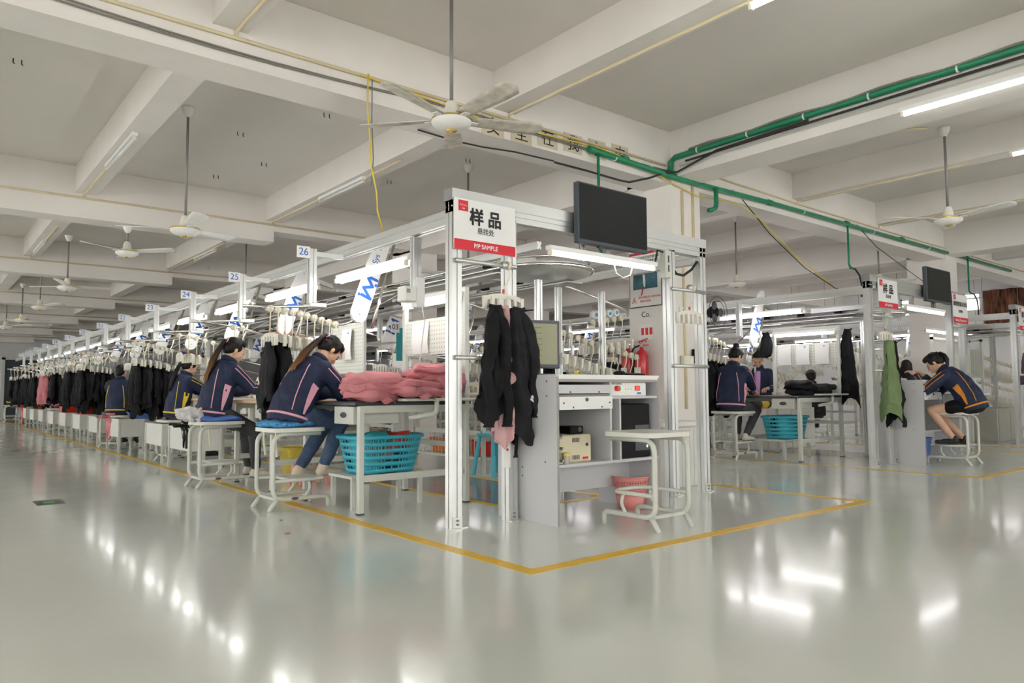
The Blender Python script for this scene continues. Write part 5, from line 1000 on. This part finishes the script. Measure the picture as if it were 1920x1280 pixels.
long_jacket('olive green sample garment on the second gantry', (9.10, 3.96, 1.485), 'green_cloth', .92, .14, 11, 0, .5, ()); long_jacket('black sample jacket beside the olive green garment', (9.27, 3.98, 1.485), 'black_cloth', .98, .09, 12, 0, .6, ()); long_jacket('plum sample jacket at the right edge', (14.25, 4.0, 1.5), 'plum_cloth', .5, .15, 13, 0, .3, ())
# ---- pillar things
for i, (y, nm) in enumerate(((5.42, 'red fire extinguisher hanging on the near side of the pillar'), (5.62, 'red fire extinguisher hanging deeper behind the clip hangers'))):
    e = thing('fire_extinguisher', nm, 'extinguisher', (6.30, y, .92)); MB().lathe([(.06,0), (.073,.02), (.073,.36), (.06,.41), (.025,.44), (.02,.47)], 20).build('cylinder', 'extinguisher', e, smooth='auto'); MB().box(-.075, -.06, -.035, .045, .10, .24).build('label_plate', 'paper', e); MB().lathe([(.022,.47), (.022,.50), (.012,.51)], 10).build('valve', 'steel_panel', e)
    MB().tube([(0,0,.50), (0,.05,.53), (0,-.09,.56)], .009, 6).build('upper_lever', 'extinguisher', e); MB().tube([(0,.0,.49), (0,-.10,.49)], .009, 6).build('lower_lever', 'extinguisher', e); MB().tube(round_path([(0,.02,.49), (-.02,.12,.46), (-.03,.115,.25), (-.03,.09,.10)], .06), .011, 8).build('hose', 'cable_black', e, smooth=True); MB().tube([(.08,0,.53), (.04,0,.55), (.0,.0,.52)], .006, 6).build('wall_hook', 'dark_grey', e)
po = thing('safety_poster', 'framed safety poster with a photo and warning triangle on the pillar', 'poster', (6.395, 5.42, 2.16), -PI/2)
MB().box(-.235, .235, -.012, 0, -.315, .315).build('backing', 'dark_grey', po); MB().box(-.225, .225, -.015, -.012, -.305, .305).build('sheet', 'paper', po); MB().box(-.225, .225, -.017, -.015, .285, .305).build('red_band', 'red_print', po); MB().box(-.175, .175, -.017, -.015, -.11, .16).build('photo', 'photo_blue', po)
text('严禁生产中的工序严重不良', .034, 'ink', po, (0, -.0165, .245)); text('违反员工等待现象发生', .034, 'ink', po, (.03, -.0165, .20)); text('操作不规范,员工必将付出血', .026, 'red_print', po, (.06, -.0165, -.205)); text('警惕安全隐患', .026, 'red_print', po, (-.0, -.0165, -.25))
m = MB(); m.tube([(-.19,-.018,-.26), (-.13,-.018,-.26), (-.16,-.018,-.20)], .004, 6, True); m.tube([(-.16,-.018,-.245), (-.16,-.018,-.225)], .004, 6); m.build('warning_triangle', 'red_print', po)
m = MB(); m.tube([(-.0,-.02,-.09), (.0,-.02,-.03), (-.005,-.02,.05)], [.02, .028, .03], 8, False, .2); m.ell((-.005,-.02,.085), (.016,.003,.02)); m.build('figure', 'paper', po); m = MB(); m.tube([(-.03,-.022,-.10), (-.05,-.022,-.18), (.0,-.022,-.03)], .006, 6); m.build('red_stroke', 'red_print', po)
nt_ = thing('wall_notice', 'small pink printed notice on the pillar above the extinguisher', 'notice', (6.397, 5.43, 1.56), -PI/2); MB().box(-.10, .10, -.003, 0, -.09, .09).build('sheet', 'white_plastic', nt_); [MB().box(-.07+i*.06, -.03+i*.06, -.004, -.003, -.03, .05).build('red_block', 'red_print', nt_) for i in range(3)]
text('Co.', .09, 'ink', nt_, (0, -.001, .20))
yb = thing('warning_sign', 'yellow edged caution sign on the pillar front', 'sign', (6.62, 5.03, 1.74)); MB().box(-.14, .20, -.004, 0, -.07, .08).build('panel', 'white_plastic', yb); m = MB(); m.tube([(-.11,-.005,-.03), (-.04,-.005,-.03), (-.075,-.005,.045)], .006, 6, True); m.build('triangle', 'ink', yb); text('注意安全', .05, 'ink', yb, (.08, -.005, .02))
ob = thing('outlet_box', 'cream electrical box low on the pillar front', 'box', (6.60, 5.03, 1.22)); MB().bbox(-.12, .06, -.05, 0, -.06, .06, .006).build('case', 'cream', ob); MB().box(-.02, .04, -.054, -.05, -.02, .03).build('socket', 'white_plastic', ob); MB().bbox(.08, .16, -.07, 0, -.02, .14, .008).build('plug_unit', 'black_plastic', ob); MB().tube([(.12,-.06,.0), (.18,-.08,-.05), (.15,-.07,.06)], .006, 6).build('lead', 'cable_black', ob)
wb = thing('storage_chest', 'white chest between the right posts of the first gantry', 'chest', (5.36, 4.35, 0)); MB().bbox(0, .62, 0, .45, .0, .56, .01).build('body', 'box_white', wb); MB().bbox(-.01, .63, -.012, .46, .56, .61, .012).build('lid', 'white_plastic', wb); [MB().box(x, x+.004, -.003, 0, .02, .54).build('groove', 'frame_paint', wb) for x in np.arange(.06, .6, .06)]
fn_ = thing('wall_fan', 'black cage fan behind the right post of the first gantry', 'fan', (6.98, 5.0, 1.78)); m = MB(); [m.tube([(r*math.cos(a), -.12+.03*(r < .1), r*math.sin(a)) for a in np.arange(0, 6.28, .25)], .003, 5, True) for r in (.06, .12, .17)]; m.build('cage', 'cable_black', fn_); MB().ell((0,-.05,0), (.07,.07,.07)).build('motor', 'black_plastic', fn_, smooth=True); m = MB(); [m.ell((.08*math.cos(a), -.1, .08*math.sin(a)), (.05,.004,.05)) for a in (0, 2.1, 4.2)]; m.build('blades', 'dark_grey', fn_)
# ================================================================ SECOND AND THIRD LINES
OX = 6.07
put(TCUT, 'cutting table with pegboard frame at the near end of the second line', 'table', (2.61+OX, 5.38, 0)).scale = (1.1, 1, 1)
for k in range(7):
    y = Y26+P_ST*k; yr = y+.44; w = '%s row, bun side of line two' % ['first', 'second', 'third', 'fourth', 'fifth', 'sixth', 'seventh', 'eighth', 'ninth'][k]
    pth = rail_path(2.24+OX, 3.74+OX, yr, 1.635); rail_thing('chrome hanger loop rail '+w, pth, 'hanger rails of the second line')
    t = thing('station_post', 'aluminium station post '+w, 'post', (2.55+OX, y, 0), 0, 'station posts of the second line'); post(0, 0, 1.63, 2.085, .06, .06).build('upright', 'alu', t); MB().box(.03, .27, -.02, .02, 2.03, 2.07).build('arm', 'alu', t)
    put(CHUTE, 'white lift plate with blue mark '+w, 'panel', (3.06+OX, y+.08, 1.58), 0, 'lift plates of the second line')
    tube_lamp('lit tube lamp '+w, (2.90+OX, y-.1, 1.94), 1.3, 'y', 'tube_led', 2 if k < 2 else 1, 'work lamps of the second line')
    hang_row(pth, np.linspace(8.33, 8.85, 7), 0, w, [GB[1], GB[3], GB[5]], jit=.1) if k < 3 else None
    if k: put(TSEW, 'sewing table '+w, 'table', (2.6+OX, 5.44+1.7*k, 0), 0, 'tables left of the second line'); put(MACH, 'cream sewing machine '+w, 'sewing machine', (3.05+OX, 5.56+1.7*k, .834), 0, 'machines left of the second line')
for k in range(7):
    y = 5.10+P_ST*k; w = '%s row, far side of line two' % ['first', 'second', 'third', 'fourth', 'fifth', 'sixth', 'seventh', 'eighth', 'ninth'][k]
    for q, (z0, z1) in enumerate(((1.50, 1.30), (1.02, .86))):
        lo = [Vector((3.85+OX, y, z0+.05)), Vector((4.9+OX, y, z0-.05)), Vector((5.75+OX, y, z1)), Vector((5.95+OX, y+.06, z1))]
        if q and k > 2: continue
        rail_thing(['upper', 'lower'][q]+' sloping chrome rail '+w, lo, 'sloping rails of the second line')
        if k < 2-q: hang_row(lo, np.linspace(3.9+OX, 5.85+OX, 16), 0, w+(', lower tier' if q else ''), None)
    if k: put(TSEW, 'sewing table '+w, 'table', (5.8+OX, y+.4, 0), PI, 'tables right of the second line'); tube_lamp('lit tube lamp '+w, (5.4+OX, y+.2, 1.86), 1.2, 'y', 'tube_led', 1, 'lamps right of the second line'); put(MACH, 'cream sewing machine '+w, 'sewing machine', (5.35+OX, y+.3, .834), PI, 'machines right of the second line')
OX3 = 11.10
for k in range(5):
    y = Y26+P_ST*k; w = '%s row of line three' % ['first', 'second', 'third', 'fourth', 'fifth', 'sixth', 'seventh', 'eighth', 'ninth'][k]; pth = rail_path(2.24+OX3, 3.74+OX3, y+.2, 1.60); rail_thing('chrome hanger loop rail '+w, pth, 'hanger rails of the third line'); hang_row(pth, np.linspace(2.3+OX3, 2.9+OX3, 9), 0, w, None) if k < 2 else None; put(TSEW, 'sewing table '+w, 'table', (2.6+OX3, y+.2, 0), 0, 'tables of the third line') if k else None; tube_lamp('lit tube lamp '+w, (2.9+OX3, y, 1.9), 1.25, 'y', 'tube_led', 1, 'lamps of the third line'); k in (3,) or put(CHUTE, 'white lift plate '+w, 'panel', (3.06+OX3, y+.1, 1.58), 0, 'lift plates of the third line')
    for q in range(2): tube_lamp('lit far tube lamp beyond line three, %s row%s' % (['first', 'second', 'third', 'fourth', 'fifth', 'sixth', 'seventh', 'eighth', 'ninth'][k], ', outer' if q else ''), (17.2+q*2.2, 6+k*1.7, 2.2), 1.25, 'y', 'tube_led', 1, 'far lamps', hang=ZC)
cb = thing('steel_cabinet', 'low grey steel cabinet beside the third gantry', 'cabinet', (14.35, 4.50, 0)); MB().bbox(0, 1.2, 0, .5, 0, .57, .008).build('body', 'steel_panel', cb); [MB().box(.02+i*.58, .58+i*.58, -.012, 0, .03, .54).build('door', 'steel_panel', cb) for i in range(2)]
cb = thing('steel_cabinet', 'grey cabinet with scuffed doors behind the second blue basket', 'cabinet', (9.95, 6.15, 0)); MB().bbox(0, 1.4, 0, .5, 0, .62, .008).build('body', 'bin_paint', cb); [MB().box(.02+i*.68, .68+i*.68, -.012, 0, .03, .59).build('door', 'bin_paint', cb) for i in range(2)]
gm = thing('bench_motor', 'yellow bench motor under the second cutting table', 'motor', (10.1, 6.3, .62)); MB().cyl((-.1,0,.07), (.1,0,.07), .055, 14).build('housing', 'triangle_yellow', gm, smooth='auto'); MB().box(-.05, .05, -.05, .05, 0, .05).build('base', 'triangle_yellow', gm); [MB().cyl((s*.1,0,.07), (s*.15,0,.07), .06, 14).build('wheel', 'caster', gm) for s in (1, -1)]; MB().tube([(0,-.05,.02), (.1,-.1,-.2), (.05,-.1,-.5)], .006, 6).build('lead', 'cable_black', gm)
# ---- little things on the floor
fs = thing('floor_sticker', 'dark floor sticker with a green arrow in the aisle', 'sticker', (.93, 7.25, .001)); MB().box(-.10, .10, -.16, .16, 0, .0015).build('film', 'sticker_dark', fs); MB().box(-.04, .04, -.06, .06, .0015, .002).build('green_arrow', 'green_plastic', fs)
for i, (x, y, r, nm) in enumerate(((1.66, 13.6, .05, 'dark scrap of cloth on the aisle floor'), (2.06, 5.1, .012, 'tiny dark speck on the floor near the stool'), (1.9, 4.6, .02, 'pink thread scrap on the floor near the stool'))): tag(MB().ell((0,0,.006), (r, r*.6, .006)).build('floor_scrap', 'grey_cloth' if i < 2 else 'pink_cloth', None, (x, y, 0), smooth=True), nm, 'scrap')
pk_ = thing('plastic_stool', 'low pink plastic stool under the second sewing table', 'stool', (3.1, 7.0, 0)); MB().bbox(-.13, .13, -.13, .13, .22, .25, .01).build('seat', 'pink_plastic', pk_); [MB().tube([(a*.10, b*.10, .22), (a*.14, b*.14, 0)], .022, 6).build('leg', 'pink_plastic', pk_) for a in (1, -1) for b in (1, -1)]
bs = thing('plastic_stool', 'blue plastic stool behind the nearest sample garments', 'stool', (4.95, 6.35, 0)); MB().bbox(-.15, .15, -.15, .15, .42, .45, .01).build('seat', 'basket_blue', bs); [MB().tube([(a*.12, b*.12, .42), (a*.17, b*.17, 0)], .024, 6).build('leg', 'basket_blue', bs) for a in (1, -1) for b in (1, -1)]
tub('yellow perforated tub under the second sewing table', (3.2, 7.55, 0), 'yellow_plastic', .3, .3, .32)

# ---- lamps on the table frames, panels and hangers by the far pillar
tube_lamp('lit tube lamp under the top bar of the nearest pegboard frame', (3.53, 5.44, 1.70), .95, 'y', 'tube_on'); tube_lamp('lit tube lamp under the top bar of the second pegboard frame', (9.70, 5.38, 1.70), .95, 'y', 'tube_on')
long_jacket('short black garment hanging from the far post of the second pegboard frame', (9.68, 5.98, 1.74), 'black_cloth', .34, .11, 21, PI/2, .2, ()); long_jacket('long black garment hanging from the near post of the second pegboard frame', (9.80, 4.80, 1.72), 'black_cloth', 1.0, .12, 22, PI/2, .5, (.6,))
t = thing('pegboard_panel', 'cream board on a frame in front of the far pillar', 'panel', (13.45, 4.85, 0)); MB().box(-.75, .75, -.008, .008, 1.10, 1.50).build('board', 'seat_paint', t); [MB().box(x-.02, x+.02, -.02, .02, 0, 1.78).build('board_post', 'frame_paint', t) for x in (-.77, .77)]; MB().box(-.79, .79, -.02, .02, 1.70, 1.74).build('top_bar', 'frame_paint', t); MB().box(-.77, .77, -.3, .02, .80, .83).build('shelf', 'white_laminate', t)
tube_lamp('lit tube lamp above the cream board in front of the far pillar', (13.0, 4.8, 1.84), 1.4, 'x', 'tube_led')
t = thing('pegboard_panel', 'perforated cream panel right of the far pillar', 'panel', (14.66, 5.1, 0)); MB().box(-.008, .008, -.28, .28, 1.10, 1.60).build('board', 'pegboard', t); [MB().box(-.02, .02, y_-.02, y_+.02, 0, 1.78).build('board_post', 'frame_paint', t) for y_ in (-.3, .3)]; MB().box(-.02, .02, -.32, .32, 1.74, 1.78).build('top_bar', 'frame_paint', t); MB().box(-.3, .1, -.32, .32, .80, .83).build('shelf', 'white_laminate', t)
for k in range(3):
    y = 5.0+1.6*k
    for q, z0 in enumerate((1.50, 1.02)):
        w = '%s row, far side of line three%s' % (['first', 'second', 'third'][k], ', lower tier' if q else ''); lo = [Vector((15.0, y, z0+.03)), Vector((15.8, y, z0-.06)), Vector((17.1, y, z0-.18))]; rail_thing('sloping chrome rail, '+w, lo, 'sloping rails by the third line'); hang_row(lo, np.linspace(15.1, 17.0, 15), 0, w, None) if k < 2-q else None
for i, (x, y) in enumerate(((2.9, 6.3), (3.2, 6.9), (2.7, 8.0), (3.3, 8.9), (3.0, 9.8), (.6, 7.4), (5.2, 7.2), (4.9, 8.6), (2.6, 12.4), (3.2, 13.8))):
    hk = thing('ceiling_hook', 'pair of small dark hooks in the ceiling slab', 'hook', (x, y, ZC), 0, 'small ceiling hooks'); [MB().tube([(q, 0, 0), (q, 0, -.035), (q+.012, 0, -.045)], .005, 6).build('hook', 'ink', hk) for q in (-.03, .03)]
# ---- stools under the remaining workers
for x, y, z, a, nm in ((2.62, 10.6, .545, 5, 'stool under the woman with yellow piping'), (2.62, 13.85, .535, 48, 'stool under the man with raised hands'), (2.55, 20.5, .565, -5, 'stool under the far worker reaching out'), (2.55, 24.9, .545, 0, 'stool under the worker in lilac'), (2.4, 29.0, .545, 0, 'stool under the farthest worker'), (10.7, 6.7, .64, 205, 'stool under the woman in the purple shirt'), (12.3, 6.62, .405, 40, 'stool under the man in the cap'), (12.67, 5.36, .545, 10, 'stool under the long-haired woman')):
    q = put(STOOL, 'pale grey metal '+nm, 'stool', (x, y, 0), R(a)); q.scale = (1, 1, z/.628)
# ---- lettering becomes plain mesh
bpy.context.view_layer.update(); dg = bpy.context.evaluated_depsgraph_get()
for o, bold in TXT:
    me = bpy.data.meshes.new_from_object(o.evaluated_get(dg)); V = [tuple(v.co) for v in me.vertices]; Fc = [tuple(p.vertices) for p in me.polygons]; b = MB()
    for dx, dy, dz in (((0, 0, 0),) if not bold else ((bold, bold, .0002), (-bold, bold, .0004), (bold, -bold, .0006), (-bold, -bold, .0008), (0, 0, 0))): b.add([(x+dx, y+dy, z+dz) for x, y, z in V], Fc)
    n = bpy.data.objects.new('lettering', b.mesh('lettering', o.data.materials[0].name)); COL.objects.link(n); n.parent = o.parent; n.location = o.location; n.rotation_euler = o.rotation_euler; n.scale = o.scale
    bpy.data.objects.remove(o); bpy.data.meshes.remove(me)
